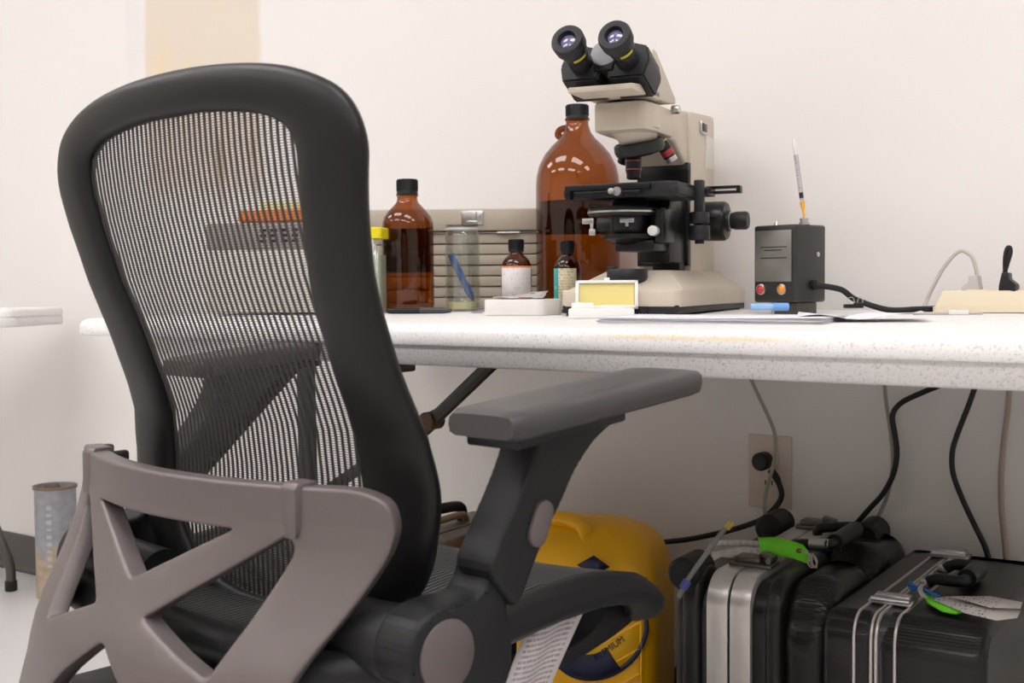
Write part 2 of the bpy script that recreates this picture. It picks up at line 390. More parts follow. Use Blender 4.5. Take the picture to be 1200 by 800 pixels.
# ================================================================== STEEL PIPE STUB
pc = at_z(63, 697, 0)
pp = thing('pipe_offcut', 'short grey metal tube crusted with tan grime, standing on the floor by the wall', 'tube', (pc.x+.01, pc.y+.005, 0))
def pipe_mat():
    m, t, b = nt('scuffed_galvanised'); N = t.nodes; L = t.links
    tc = N.new('ShaderNodeTexCoord'); n1 = N.new('ShaderNodeTexNoise'); n1.inputs['Scale'].default_value = 18; n1.inputs['Detail'].default_value = 6
    L.new(tc.outputs['Object'], n1.inputs['Vector']); sp = N.new('ShaderNodeSeparateXYZ'); L.new(tc.outputs['Object'], sp.inputs[0])
    r = N.new('ShaderNodeMapRange'); L.new(sp.outputs[2], r.inputs[0]); r.inputs[1].default_value = .17; r.inputs[2].default_value = .06
    a = N.new('ShaderNodeMath'); a.operation = 'MULTIPLY_ADD'; L.new(n1.outputs['Fac'], a.inputs[0]); a.inputs[1].default_value = 1.6; a.inputs[2].default_value = -.75
    s = N.new('ShaderNodeMath'); s.operation = 'ADD'; L.new(a.outputs[0], s.inputs[0]); L.new(r.outputs[0], s.inputs[1])
    cr = N.new('ShaderNodeValToRGB'); cr.color_ramp.elements[0].position = .45; cr.color_ramp.elements[0].color = (.42, .42, .45, 1)
    cr.color_ramp.elements[1].position = .55; cr.color_ramp.elements[1].color = (.55, .44, .31, 1); L.new(s.outputs[0], cr.inputs[0])
    n2 = N.new('ShaderNodeTexNoise'); n2.inputs['Scale'].default_value = 45; L.new(tc.outputs['Object'], n2.inputs['Vector'])
    mx = N.new('ShaderNodeMix'); mx.data_type = 'RGBA'; mx.blend_type = 'MULTIPLY'; mx.inputs[0].default_value = .5; L.new(cr.outputs[0], mx.inputs[6]); L.new(n2.outputs['Fac'], mx.inputs[7])
    L.new(mx.outputs[2], b.inputs['Base Color']); b.inputs['Roughness'].default_value = .6; return m
R_ = .051; H_ = .285
mb = MB(); mb.lathe([(R_-.004, .002), (R_, 0), (R_, H_-.012), (R_+.002, H_-.008), (R_+.002, H_), (R_-.004, H_), (R_-.004, .002)], seg=40); mb.build('tube_wall', pipe_mat(), pp)
mb = MB(); mb.lathe([(0, H_-.02), (R_-.005, H_-.02)], seg=30); mb.lathe([(0, H_+.006), (.014, H_+.004), (.020, H_-.004), (.024, H_-.02)], (-.012, 0, 0), seg=16)
mb.build('fill', mat('dark_fill', (.12, .10, .08), .9), pp)
rim = MB(); rim.lathe([(R_-.003, H_+.0005), (R_+.0035, H_+.0005), (R_+.0035, H_-.006), (R_+.0015, H_-.006)], seg=40); rim.build('rusted_rim', mat('rust_rim', (.25, .17, .10), .8, noise=.5, nscale=60), pp)
mb = MB()
for k in range(9):
    hh = .235-k*.0185; a = math.radians(-52); wdt = (.010, .007, .010, .005, .009, .010, .006, .010, .008)[k]
    rows = [[Vector(((R_+.0006)*math.cos(a+da), (R_+.0006)*math.sin(a+da), hh+dz)) for da in (-.12, -.04, .04, .12)] for dz in (-wdt/2, wdt/2)]
    mb.grid(rows)
tag(mb.build('painted_marks', mat('faded_white_print', (.45, .45, .47), .6), pp), 'faded white stencilled marks')

# ================================================================== OFFICE CHAIR
Rv = Vector((.99282, -.11961, 0)); O = Vector((-.96199, -1.09024, 0)); RZ = math.atan2(Rv.y, Rv.x)
ch = thing('office_chair', 'black mesh-back office chair with warm grey X-shaped rear support, in the foreground', 'chair', O, RZ)
ZF = [.40, .46, .52, .56, .60, .65, .68, .71, .74, .77, .80, .83, .86, .89, .92, .95, 1.0]
FF = [.052, .053, .052, .047, .047, .041, .031, .019, .008, -.004, -.015, -.023, -.031, -.037, -.041, -.043, -.045]
def fback(R, z): return interp(z, ZF, FF) + .25*(R*R-.070)
outer = [(0, .997), (.08, .995), (.15, .988), (.20, .977), (.24, .960), (.262, .938), (.271, .908), (.264, .87), (.254, .82), (.247, .76), (.248, .70), (.256, .65), (.264, .61), (.263, .57), (.251, .53), (.228, .495), (.19, .463), (.13, .43), (.06, .410), (0, .405)]
inner = [(0, .953), (.05, .953), (.10, .949), (.14, .943), (.170, .932), (.182, .918), (.185, .90), (.179, .86), (.171, .81), (.163, .76), (.161, .70), (.163, .65), (.166, .61), (.167, .57), (.164, .54), (.152, .512), (.125, .490), (.09, .477), (.045, .468), (0, .466)]
def sym(L): return L + [(-a, b) for a, b in L[-2:0:-1]]
oc = catmull([Vector((a-math.copysign(min(abs(a), .006), a), b, 0)) for a, b in sym(outer)], 5, True); ic = catmull([Vector((a, b, 0)) for a, b in sym(inner)], 5, True)
rows = []; n = len(oc)
oc3 = [Vector((p.x, fback(p.x, p.y), p.y)) for p in oc]; ic3 = [Vector((p.x, fback(p.x, p.y), p.y)) for p in ic]
for i in range(n):
    a, b = oc3[i], ic3[i]; c = (a+b)/2; hwv = (a-b)/2
    tan = (oc3[(i+1) % n]+ic3[(i+1) % n] - oc3[i-1]-ic3[i-1]).normalized()
    nn = hwv.cross(tan).normalized()
    if nn.y > 0: nn = -nn
    row = []
    for k in range(20):
        t = 2*PI*k/20; cs, sn = math.cos(t), math.sin(t)
        e = .84
        row.append(c + hwv*math.copysign(abs(cs)**e, cs) + nn*.0135*math.copysign(abs(sn)**e, sn) + Vector((0, .002, 0)))
    rows.append(row)
mb = MB(); mb.grid(rows, closed_u=True, closed_v=True); bmesh.ops.recalc_face_normals(mb.bm, faces=mb.bm.faces); mb.build('back_frame', BLK, ch, 80)
# mesh: vertical ribs and fine cross threads, stretched inside the frame
ip = [(p.x, p.y) for p in ic]
def span(R):
    zs = []
    for i in range(len(ip)):
        (a, b), (c, d) = ip[i], ip[(i+1) % len(ip)]
        if (a-R)*(c-R) < 0: zs.append(b+(d-b)*(R-a)/(c-a))
    return (min(zs)-.012, max(zs)+.012) if len(zs) >= 2 else None
def fmesh(R, z): return fback(R, z) + .003
mb = MB(); pitch = .0088; k = -20
rib = []
verts = []; faces = []
def ribbon(pts, wv, tv):
    base = len(verts)
    for p in pts:
        for a, b in ((-1, -1), (1, -1), (1, 1), (-1, 1)): verts.append(tuple(p + wv*a + tv*b))
    for i in range(len(pts)-1):
        for j in range(4): faces.append((base+i*4+j, base+i*4+(j+1) % 4, base+(i+1)*4+(j+1) % 4, base+(i+1)*4+j))
for k in range(-21, 22):
    R = k*pitch+.0003
    s = span(R)
    if abs(R) > .180:
        if abs(R) > .19: continue
        s = (.83, .93)
    if not s: continue
    N_ = 44
    ribbon([Vector((R, fmesh(R, s[0]+(s[1]-s[0])*i/N_), s[0]+(s[1]-s[0])*i/N_)) for i in range(N_+1)], Vector((.0019, 0, 0)), Vector((0, .0004, 0)))
z = .472
while z < .956:
    xs = []
    for i in range(len(ip)):
        (a, b), (c, d) = ip[i], ip[(i+1) % len(ip)]
        if (b-z)*(d-z) < 0: xs.append(a+(c-a)*(z-b)/(d-b))
    if len(xs) >= 2:
        x0, x1 = min(xs)-.008, max(xs)+.008
        ribbon([Vector((x0+(x1-x0)*i/14, fmesh(x0+(x1-x0)*i/14, z), z)) for i in range(15)], Vector((0, 0, .00036)), Vector((0, .0003, 0)))
    z += .0024
def raw(name, m, parent):
    global verts, faces
    me = bpy.data.meshes.new(name); me.from_pydata(verts, [], faces); me.materials.append(m); me.update()
    o = bpy.data.objects.new(name, me); COL.objects.link(o); o.parent = parent; verts = []; faces = []; return o
tag(raw('back_mesh', MESHM, ch), 'black see-through woven back mesh', kind='stuff')

# rear X support: plate with holes, warped
XZ = [.34, .40, .42, .44, .46, .48, .50, .52, .54, .56, .58, .62]; XF = [-.085, -.068, -.064, -.058, -.049, -.037, -.025, -.015, -.006, 0, .003, .004]
def fx(R, z): return interp(z, XZ, XF) - .072 + .072*(R/.265)**2 - .012
def rounded(poly, r, n=4):
    out = []; m = len(poly)
    for i in range(m):
        p = Vector(poly[i]); a = Vector(poly[i-1]); b = Vector(poly[(i+1) % m])
        rr = r[i] if isinstance(r, list) else r
        d1 = (a-p); d2 = (b-p); l = min(rr, d1.length*.45, d2.length*.45)
        A = p+d1.normalized()*l; B = p+d2.normalized()*l
        for k in range(n+1):
            t = k/n; out.append(A*(1-t)**2+p*2*t*(1-t)+B*t*t)
    return out
def plate(outline, holes, depth, bevel, warp, name, m, parent, cut=.016):
    c = bpy.data.curves.new('c', 'CURVE'); c.dimensions = '2D'; c.fill_mode = 'BOTH'; c.extrude = depth/2-bevel; c.bevel_depth = bevel; c.bevel_resolution = 2
    c.offset = -bevel
    for P in [outline]+holes:
        s = c.splines.new('POLY'); s.points.add(len(P)-1); s.use_cyclic_u = True
        for i, p in enumerate(P): s.points[i].co = (p[0], p[1], 0, 1)
    t = bpy.data.objects.new('c', c); COL.objects.link(t)
    dg = bpy.context.evaluated_depsgraph_get(); me = bpy.data.meshes.new_from_object(t.evaluated_get(dg)); bpy.data.objects.remove(t)
    b = bmesh.new(); b.from_mesh(me); bmesh.ops.remove_doubles(b, verts=b.verts, dist=.00005)
    xs = [v.co.x for v in b.verts]; ys = [v.co.y for v in b.verts]
    x = min(xs)+cut
    while x < max(xs):
        bmesh.ops.bisect_plane(b, geom=b.verts[:]+b.edges[:]+b.faces[:], plane_co=(x, 0, 0), plane_no=(1, 0, 0)); x += cut
    y = min(ys)+cut*1.3
    while y < max(ys):
        bmesh.ops.bisect_plane(b, geom=b.verts[:]+b.edges[:]+b.faces[:], plane_co=(0, y, 0), plane_no=(0, 1, 0)); y += cut*1.3
    for v in b.verts: v.co = warp(v.co)
    bmesh.ops.recalc_face_normals(b, faces=b.faces)
    mb = MB(); mb._merge(b); o = mb.build(name, m, parent, 32); return o
def warpX(co):
    R, z, h = co.x, co.y, co.z
    d = 2*.072*R/.265**2
    nrm = Vector((d, -1, 0)).normalized()       # rear-facing normal
    f = fx(R, z)
    return Vector((R, f, z)) + nrm*h
hwz = [(.238, .613), (.262, .603), (.268, .58), (.264, .557), (.250, .52), (.232, .482), (.220, .452), (.216, .425), (.222, .395), (.228, .355)]
out_ = hwz + [(.14, .345), (.0, .352), (-.14, .345)] + [(-a, b) for a, b in hwz[::-1]]
rs = [.012, .012, .01]+[.008]*20
outline = rounded(out_, .02)
topH = rounded([(0, .512), (.118, .570), (-.118, .570)], [.008, .006, .006])
rH = rounded([(.042, .484), (.176, .570), (.184, .556), (.146, .452), (.140, .450)], [.006, .006, .014, .006, .006])
lH = [Vector((-p.x, p.y)) for p in rH]
bH = rounded([(0, .458), (.060, .418), (.112, .378), (.10, .366), (-.10, .366), (-.112, .378), (-.060, .418)], [.008, .004, .01, .01, .01, .01, .004])
plate(outline, [topH, rH, lH, bH], .022, .0035, warpX, 'rear_support', BRZ, ch)
# clips joining the support to the back frame, and the wrap-around joint on the top band
for sgn in (-1, 1):
    mb = MB()
    mb.prism([(fx(.18, .6)-.0145, .566), (fx(.18, .6)-.0145, .611), (fx(.18, .6)-.010, .6165), (fx(.18, .6)+.012, .6165), (fx(.18, .6)+.012, .60)], sgn*.180-.011, sgn*.180+.011, 'x', bev=.002)
    mb.build('band_joint', BRZ, ch)
    if sgn > 0: continue
    mb = MB(); mb.box((sgn*.226, .000, .594), (.010, .026, .018), .004, 3); mb.box((sgn*.232, -.010, .606), (.012, .014, .010), .003)
    mb.build('frame_clip', mat('clip_plastic', (.07, .062, .062), .4, metal=.3), ch)
# seat
def sweep_loop(P, sec, name, m, parent, up=Vector((0, 0, 1))):
    rows = []; n = len(P)
    for i in range(n):
        t = (P[(i+1) % n]-P[i-1]).normalized(); out = t.cross(up).normalized()
        if out.dot(P[i]-Vector((0, .16, P[i].z))) < 0: out = -out
        rows.append([P[i]+out*a+up*b for a, b in sec])
    mb = MB(); mb.grid(rows, closed_u=True, closed_v=True); bmesh.ops.recalc_face_normals(mb.bm, faces=mb.bm.faces); return mb.build(name, m, parent, 60)
def zseat(R, f): return interp(f, [-.08, .05, .13, .19, .26, .30, .34, .38, .41], [.464, .468, .474, .481, .482, .478, .468, .455, .444]) + .10*R*R
base = rrect(-.262, .262, -.06, .402, .075, 8)
lp = []
for i in range(len(base)):
    a = Vector(base[i]); b = Vector(base[(i+1) % len(base)]); m_ = max(1, int((b-a).length/.03))
    for k in range(m_): lp.append(a+(b-a)*k/m_)
P = [Vector((p.x, p.y, zseat(p.x, p.y)-.013*min(1, max(0, (p.y-.33)/.05)))) for p in lp]
sec = [(-.026, -.004), (-.014, .001), (.004, .003), (.015, -.003), (.021, -.012), (.020, -.022), (.010, -.032), (-.008, -.035), (-.022, -.030), (-.026, -.016)]
sweep_loop(P, sec, 'seat_frame', ARMP, ch)
for k in range(-31, 32):
    R = k*.0078
    lim = .408 if abs(R) < .18 else .408-.085+math.sqrt(max(0, .085**2-(abs(R)-.177)**2))
    lo = -.055 if abs(R) < .18 else -.06+.085-math.sqrt(max(0, .085**2-(abs(R)-.177)**2))
    ribbon([Vector((R, lo+(lim-lo)*i/20, zseat(R, lo+(lim-lo)*i/20)-.000-.005*(1-(R/.25)**2))) for i in range(21)], Vector((.0024, 0, 0)), Vector((0, 0, .0013)))
f = -.05
while f < .405:
    hw = .24 if f < .31 else .177+math.sqrt(max(0, .085**2-(f-.31)**2))-.02
    ribbon([Vector((-hw+2*hw*i/12, f, zseat(-hw+2*hw*i/12, f)-.002-.005*(1-((-hw+2*hw*i/12)/.25)**2))) for i in range(13)], Vector((0, .0006, 0)), Vector((0, 0, .0004)))
    f += .005
tag(raw('seat_mesh', MESHS, ch), 'dark grey ribbed seat mesh', kind='stuff')
for sgn in (-1, 1):
    mb = MB(); mb.prism([tuple(p) for p in rounded([(.02, .405), (.10, .385), (.20, .397), (.265, .401), (.31, .411), (.340, .434), (.392, .440), (.412, .425), (.385, .408), (.346, .397), (.30, .388), (.22, .378), (.10, .352), (.02, .36)], .012)], sgn*.20-.022, sgn*.20+.022, 'x', bev=.005)
    mb.build('seat_bracket', ARMP, ch)
mb = MB(); mb.box((0, .13, .405), (.36, .22, .05), .012); mb.box((0, .02, .42), (.34, .10, .05), .015)
mb.box((0, -.075, .365), (.30, .16, .045), .015)
mb.build('tilt_mechanism', MBLK2, ch)
# arms
def pad_z(f): return .681+(f-.03)*(.022/.26)
for sgn in (1, -1):
    DF, DZ, DP = (0, 0, 0) if sgn > 0 else (.060, .024, .125)     # the far arm is raised and its pad slid forward
    before = set(ch.children); mb = MB(); rows = []
    prof = [(-.040, .000), (-.0445, -.004), (-.046, -.012), (-.044, -.020), (-.036, -.0235), (.036, -.0235), (.044, -.020), (.046, -.012), (.0445, -.004), (.040, .0), (.02, .001), (-.02, .001)]
    N_ = 26
    for i in range(N_+1):
        f0_ = .028 if sgn > 0 else -.004; f = f0_+(.302-f0_)*i/N_; e = 1.0; dz = 0
        dn = min(i, N_-i)/N_*.274
        e = 1-.14*max(0, 1-dn/.022)**2.2
        if i in (0, N_): e = .84
        v = 1 if i not in (0, N_) else .8
        bulge = -.004 if .2 < i/N_ < .8 else 0
        rows.append([Vector((sgn*(.331)+a*e, f+DP, DZ+pad_z(f)-.0115+(b+.0115)*v)) for a, b in prof])
    mb.grid(rows, closed_v=True)
    for rr in (rows[0], rows[-1]):
        b = bmesh.new(); b.faces.new([b.verts.new(p) for p in rr]); mb._merge(b)
    bmesh.ops.recalc_face_normals(mb.bm, faces=mb.bm.faces)
    mb.build('arm_pad', PADM, ch, 50)
    mb = MB(); M = Matrix.Rotation(math.atan(.022/.26), 4, 'X')
    mb.box((sgn*.327, .120+DP, pad_z(.13)-.0285+DZ), (.062, .150, .012), .003, rot=M); mb.build('pad_base', CAP, ch)
    # sleeve
    up_ = [(.033, .546), (.058, .582), (.082, .618), (.094, .640), (.098, .662), (.236, .674), (.215, .660), (.178, .643), (.150, .618), (.130, .590), (.107, .562), (.071, .503)]
    up_ = [(a+DF*min(1, max(0, (b-.50)/.1)), b+DZ*min(1, max(0, (b-.50)/.1))) for a, b in up_]
    mb = MB(); mb.prism([tuple(p) for p in rounded(up_, .012, 3)], min(sgn*.288, sgn*.335), max(sgn*.288, sgn*.335), 'x', bev=.006, seg=3)
    mb.build('arm_post', ARMP, ch)
    lo_ = [(.050, .556), (.043, .532), (.030, .521), (.005, .522), (-.018, .521), (-.040, .512), (-.053, .486), (-.046, .458), (-.022, .444), (.02, .425), (.06, .428), (.076, .452), (.074, .480), (.066, .510), (.085, .54)]
    mb = MB(); mb.prism([tuple(p) for p in rounded(lo_, .018, 3)], min(sgn*.278, sgn*.326), max(sgn*.278, sgn*.326), 'x', bev=.007, seg=3)
    mb.build('arm_bracket', ARMP, ch)
    mb = MB(); mb.lathe([(0, -.15), (.030, -.15), (.033, -.06), (.036, -.01), (.034, 0), (0, 0)], (sgn*.300, -.014, .480), (sgn, 0, 0), 32); mb.build('arm_axle', ARMP, ch)
    mb = MB(); mb.lathe([(0, -.008), (.031, -.008), (.0318, -.003), (.0305, .001), (.028, .0022), (0, .003)], (sgn*.3265, -.008, .480), (sgn, 0, 0), 40); tag(mb.build('hub_cap', BRZ, ch), 'round warm grey cap')
    # button
    mb = MB(); ux = Vector((.018, .038)).normalized(); vx = Vector((ux.y, -ux.x)); c0 = Vector((.098, .577)); poly = []
    for k in range(24):
        t = 2*PI*k/24; cc, ss = math.cos(t), math.sin(t)
        p = c0 + ux*(.010*(1 if cc > 0 else -1)+.0115*cc) + vx*.0115*ss; poly.append((p.x, p.y))
    mb.prism(poly, min(sgn*.333, sgn*.3395), max(sgn*.333, sgn*.3395), 'x', bev=.002); tag(mb.build('adjust_button', BRZ, ch), 'oval warm grey button')
    if sgn < 0:
        for c_ in ch.children:
            if c_ not in before: c_.location = (.034, .004, -.004)
# gas lift, star base, castors
mb = MB(); mb.cyl((0, .06, .10), (0, .06, .26), .028); mb.cyl((0, .06, .24), (0, .06, .39), .018); mb.build('gas_lift', MBLK, ch)
mb = MB(); mb.cyl((0, .06, .075), (0, .06, .135), .045, .036, bev=.004); mb.build('base_hub', MBLK2, ch)
for k in range(5):
    a = math.radians(18+72*k); d = Vector((math.cos(a), math.sin(a), 0)); c = Vector((0, .06, 0))
    mb = MB(); mb.tube([c+d*.03+Vector((0, 0, .11)), c+d*.16+Vector((0, 0, .10)), c+d*.30+Vector((0, 0, .075))], lambda t: .022-.007*t, seg=10); mb.build('leg', MBLK2, ch)
    s_ = Vector((-d.y, d.x, 0)); cc = c+d*.30+Vector((0, 0, .0275))
    mb = MB()
    for e in (-1, 1): mb.cyl(cc+s_*e*.008, cc+s_*e*.024, .0275, bev=.004)
    mb.cyl(cc+Vector((0, 0, .02)), cc+Vector((0, 0, .05)), .008); mb.build('castor', CAP, ch)
# care paper hanging under the seat
PAPERPR = print_mat('label_print', (.66, .61, .60), (.30, .27, .30), 44, 36, .47)
mb = MB(); rows = []
for i in range(9):
    t = i/8
    a = Vector((.246, .184-.115*t, .462-.17*t)); b = Vector((.246, .276-.145*t, .458-.17*t))
    rows.append([a.lerp(b, s/6)+Vector((.006*math.sin(s)+.004*t, 0, 0)) for s in range(7)])
mb.grid(rows[::-1], uv=True); o = mb.build('paper_label', PAPERPR, ch, 60); tag(o, 'white printed paper label hanging under the seat')
sd = o.modifiers.new('s', 'SOLIDIFY'); sd.thickness = .0004

# ================================================================== MICROSCOPE
ms = thing('microscope', 'beige binocular laboratory microscope with black stage and eyepieces', 'microscope', (-.8165, -.4080, tz(-.408)), math.radians(12))
mb = MB()      # black underside with ribs
mb.prism([(-.176, .001), (-.002, .001), (-.002, .39), (-.05, .41), (-.13, .41), (-.176, .39)], .004, .016, 'z', bev=.002)
for x, y in ((-.165, .02), (-.015, .02), (-.165, .36), (-.015, .36)): mb.cyl((x, y, 0), (x, y, .006), .012)
for k in range(7): mb.box((-.046-k*.0052, .0015, .0085), (.0026, .004, .010), .0003)
mb.build('underside', MBLK2, ms)
mb = MB()
mb.prism([(-.18, 0.01), (-.172, 0), (-.008, 0), (0, .008), (0, .385), (-.05, .414), (-.13, .414), (-.18, .385)], .013, .038, 'z', bev=.003, seg=3)
# sloped plinth rising to the column
A = [(-.18, .02), (0, .02), (0, .385), (-.05, .41), (-.13, .41), (-.18, .385)]; Bq = [(-.137, .085), (-.043, .085), (-.043, .375), (-.05, .40), (-.13, .40), (-.137, .375)]
b = bmesh.new(); va = [b.verts.new((x, y, .036)) for x, y in A]; vb = [b.verts.new((x, y, .066)) for x, y in Bq]
b.faces.new(vb)
for i in range(6): b.faces.new((va[i], va[(i+1) % 6], vb[(i+1) % 6], vb[i]))
bmesh.ops.recalc_face_normals(b, faces=b.faces); bmesh.ops.bevel(b, geom=b.edges[:], offset=.003, segments=2, affect='EDGES'); mb._merge(b)
mb.build('base', BEIGE, ms)
mb = MB(); mb.prism([(.235, .060), (.375, .060), (.375, .318), (.368, .325), (.235, .317)], -.137, -.050, 'x', bev=.004)
mb.prism([(.237, .318), (.237, .222), (.215, .236), (.165, .262), (.09, .264), (.09, .303), (.17, .311)], -.132, -.055, 'x', bev=.006, seg=3)
mb.build('arm', BEIGE, ms)
mb = MB(); mb.box((-.048, .300, .298), (.004, .034, .020), .001); tag(mb.build('name_plate', CHR, ms), 'small square metal maker plate')
mb = MB(); mb.box((-.0456, .300, .298), (.001, .026, .013), .0003); mb.build('name_plate_print', MBLK, ms)
mb = MB(); mb.box((-.0497, .345, .262), (.001, .05, .052), .0003); tag(mb.build('sticker', mat('sticker_white', (.75, .71, .66), .5), ms), 'pale rectangular sticker')
mb = MB(); mb.lathe([(0, .266), (.040, .266), (.0455, .270), (.046, .290), (.044, .302), (.03, .304), (0, .304)], (-.09, .048, 0), seg=36)
mb.prism([tuple(p) for p in rounded([(-.134, .045), (-.128, .004), (-.052, .004), (-.046, .045), (-.046, .13), (-.134, .13)], .012)], .264, .304, 'z', bev=.003)
mb.build('nose_housing', BEIGE, ms)
# nosepiece
nax = Vector((.10, .22, -1)).normalized(); nc = Vector((-.085, .072, .267))
mb = MB(); mb.lathe([(0, -.010), (.037, -.010), (.036, -.004), (.030, .006), (.026, .016), (0, .018)], nc, nax, 36); mb.build('nosepiece_cone', BEIGE, ms)
mb = MB(); mb.lathe([(0, .012), (.034, .012), (.037, .015), (.0375, .024), (.035, .030), (.018, .034), (0, .034)], nc, nax, 44); mb.build('nosepiece_turret', MBLK2, ms)
def objective(base, d, L, rings, name='objective', r=.0095):
    d = Vector(d).normalized(); base = Vector(base)
    mb = MB(); mb.lathe([(0, 0), (r*.95, 0), (r*.95, L*.12), (r, L*.14), (r, L*.72), (r*.88, L*.82), (r*.86, L*.96), (r*.6, L), (0, L)], base, d, 28)
    o = mb.build(name, MBLK, ms)
    for a, b, c, rr in rings:
        mb = MB(); mb.lathe([(rr*r, 0), (rr*r*1.03, .0002), (rr*r*1.03, (b-a)*L), (rr*r, (b-a)*L)], base+d*(a*L), d, 28); mb.build('ring', c, o)
    return o
REDR = mat('red_ring', (.35, .03, .03), .4); BLUR = mat('blue_ring', (.1, .35, .5), .4); YELR = mat('yellow_ring', (.75, .6, .03), .4)
objective((-.090, .070, .247), (0, .0, -1), .048, [(.03, .16, CHR, 1.0), (.17, .21, BLUR, 1.0), (.42, .45, REDR, 1.0), (.68, .71, REDR, 1.0)], r=.0120)
objective((-.058, .098, .257), (.42, .35, -.84), .036, [(.03, .08, YELR, 1.0), (.45, .7, REDR, 1.0), (.72, .98, CHR, .9)])
objective((-.110, .105, .250), (-.5, .45, -.74), .028, [(.1, .2, CHR, 1.0)])
# head
mb = MB(); mb.lathe([(0, .302), (.033, .302), (.033, .309), (0, .309)], (-.09, .05, 0), seg=36); mb.build('head_collar', MBLK, ms)
mb = MB()
HP = [(-.012, .309), (-.012, .335), (.008, .368), (.022, .378), (.036, .376), (.128, .322), (.130, .314), (.10, .310)]
mb.prism([(-.072, .308), (-.072, .316), (-.01, .322), (.05, .322), (.05, .308)], -.137, -.043, 'x', bev=.002)
mb.prism(HP, -.137, -.043, 'x', bev=.003, seg=3); mb.build('head', BEIGE, ms)
mb = MB(); mb.cyl((-.044, .112, .303), (-.032, .112, .303), .0065, bev=.001); mb.build('clamp_screw', CHR, ms)
# binocular prisms
tdir = Vector((0, -.078, .033)).normalized(); up2 = Vector((0, tdir.z, -tdir.y)); 
Mh = Matrix((Vector((1, 0, 0)), tdir, up2)).transposed().to_4x4()
for sx in (-1, 1):
    cx = -.088+sx*.0335
    Ml = Matrix.Translation(Vector((cx-.004, -.036, .347))) @ Mh
    mb = MB(); poly = [(-.026, -.027), (.026, -.027), (.0325, -.002), (.026, .022), (.0, .030), (-.026, .022), (-.0325, -.002)]
    b = bmesh.new(); A = [b.verts.new(Ml @ Vector((a, -.045, c))) for a, c in poly]; B = [b.verts.new(Ml @ Vector((a*.98, .012, c*.98))) for a, c in poly]
    b.faces.new(A); b.faces.new(B[::-1])
    for i in range(7): b.faces.new((A[i], A[(i+1) % 7], B[(i+1) % 7], B[i]))
    bmesh.ops.recalc_face_normals(b, faces=b.faces); bmesh.ops.bevel(b, geom=b.edges[:], offset=.0025, segments=2, affect='EDGES'); mb._merge(b)
    mb.build('prism_housing', MBLK2, ms)
    p0 = Ml @ Vector((0, .010, .0)); e = thing('eyepiece', None, None, (0, 0, 0)); COL.objects.unlink(e); bpy.data.objects.remove(e)
    mb = MB(); mb.lathe([(0, 0), (.0165, 0), (.0165, .022), (.0155, .023), (.0155, .028), (.0185, .030), (.020, .042), (.020, .044), (.0225, .046), (.0232, .060), (.0215, .0635), (.0185, .064), (.0130, .0635), (.0120, .060), (.0108, .056), (0, .056)], p0, tdir, 36)
    ep = mb.build('eyepiece', MBLK2, ms)
    mb = MB(); mb.lathe([(0, .0595), (.005, .059), (.0105, .0572), (.0105, .0565), (0, .0562)], p0, tdir, 24); mb.build('lens', mat('coated_lens', (.16, .14, .28), .05, coat=1), ep)
    mb = MB(); b = bmesh.new(); 
    rows = []
    for h in (.033, .0385):
        rr = .0187+(h-.030)*.125+.0009
        rows.append([p0+tdir*h+(Vector((1, 0, 0))*math.cos(t)+tdir.cross(Vector((1, 0, 0)))*math.sin(t))*rr for t in [math.radians(-80+k*7) for k in range(9)]])
    b.free(); mb.grid(rows); tag(mb.build('eyepiece_marking', mat('yellow_print', (.5, .45, .03), .5), ep), 'yellow lettering')
mb = MB(); mb.lathe([(0, 0), (.021, 0), (.0215, .004), (.020, .007), (0, .0075)], Vector((-.092, -.040, .362)), tdir, 36)
tag(mb.build('interpupillary_dial', mat('dial_grey', (.20, .20, .21), .3, metal=.4), ms), 'grey round scale dial')
mb = MB(); mb.box((0, 0, 0), (.030, .050, .034), .003, M=Matrix.Translation(Vector((-.092, -.026, .345))) @ Mh); mb.build('hinge_block', MBLK, ms)
# stage
mb = MB()
mb.box((-.098, .095, .1795), (.176, .125, .0125), .002)
mb.prism([(-.178, .036), (-.040, .028), (-.014, .036), (-.014, .155), (-.178, .155)], .171, .192, 'z', bev=.0015)
mb.build('stage', MBLK2, ms)
mb = MB(); mb.box((-.115, .026, .186), (.13, .006, .008), .001); mb.box((-.115, .0245, .178), (.10, .005, .005), .001); mb.box((-.176, .03, .178), (.008, .012, .016), .001); mb.build('slide_carrier', MBLK, ms)
mb = MB(); mb.cyl((-.105, .012, .179), (-.105, .026, .179), .0045, bev=.0006); mb.cyl((-.098, .018, .179), (-.098, .028, .179), .0065); mb.build('carrier_screw', CHR, ms)
mb = MB(); mb.box((-.045, .075, .1935), (.022, .012, .004), .001); mb.build('slide_clip', CHR, ms)
mb = MB(); mb.box((-.02, .155, .183), (.05, .04, .012), .002); mb.box((.020, .165, .190), (.052, .016, .004), .001); mb.box((.020, .165, .1825), (.052, .016, .004), .001); mb.box((.044, .165, .186), (.006, .016, .011), .001); mb.build('stage_rack', MBLK, ms)
mb = MB(); mb.box((-.006, .125, .165), (.014, .014, .068), .002)
mb.cyl((-.006, .125, .134), (-.006, .125, .152), .0145, bev=.002); mb.cyl((-.006, .125, .110), (-.006, .125, .132), .0155, bev=.002)
mb.cyl((-.006, .125, .105), (-.006, .125, .15), .007); mb.build('stage_drive_knobs', MBLK2, ms)
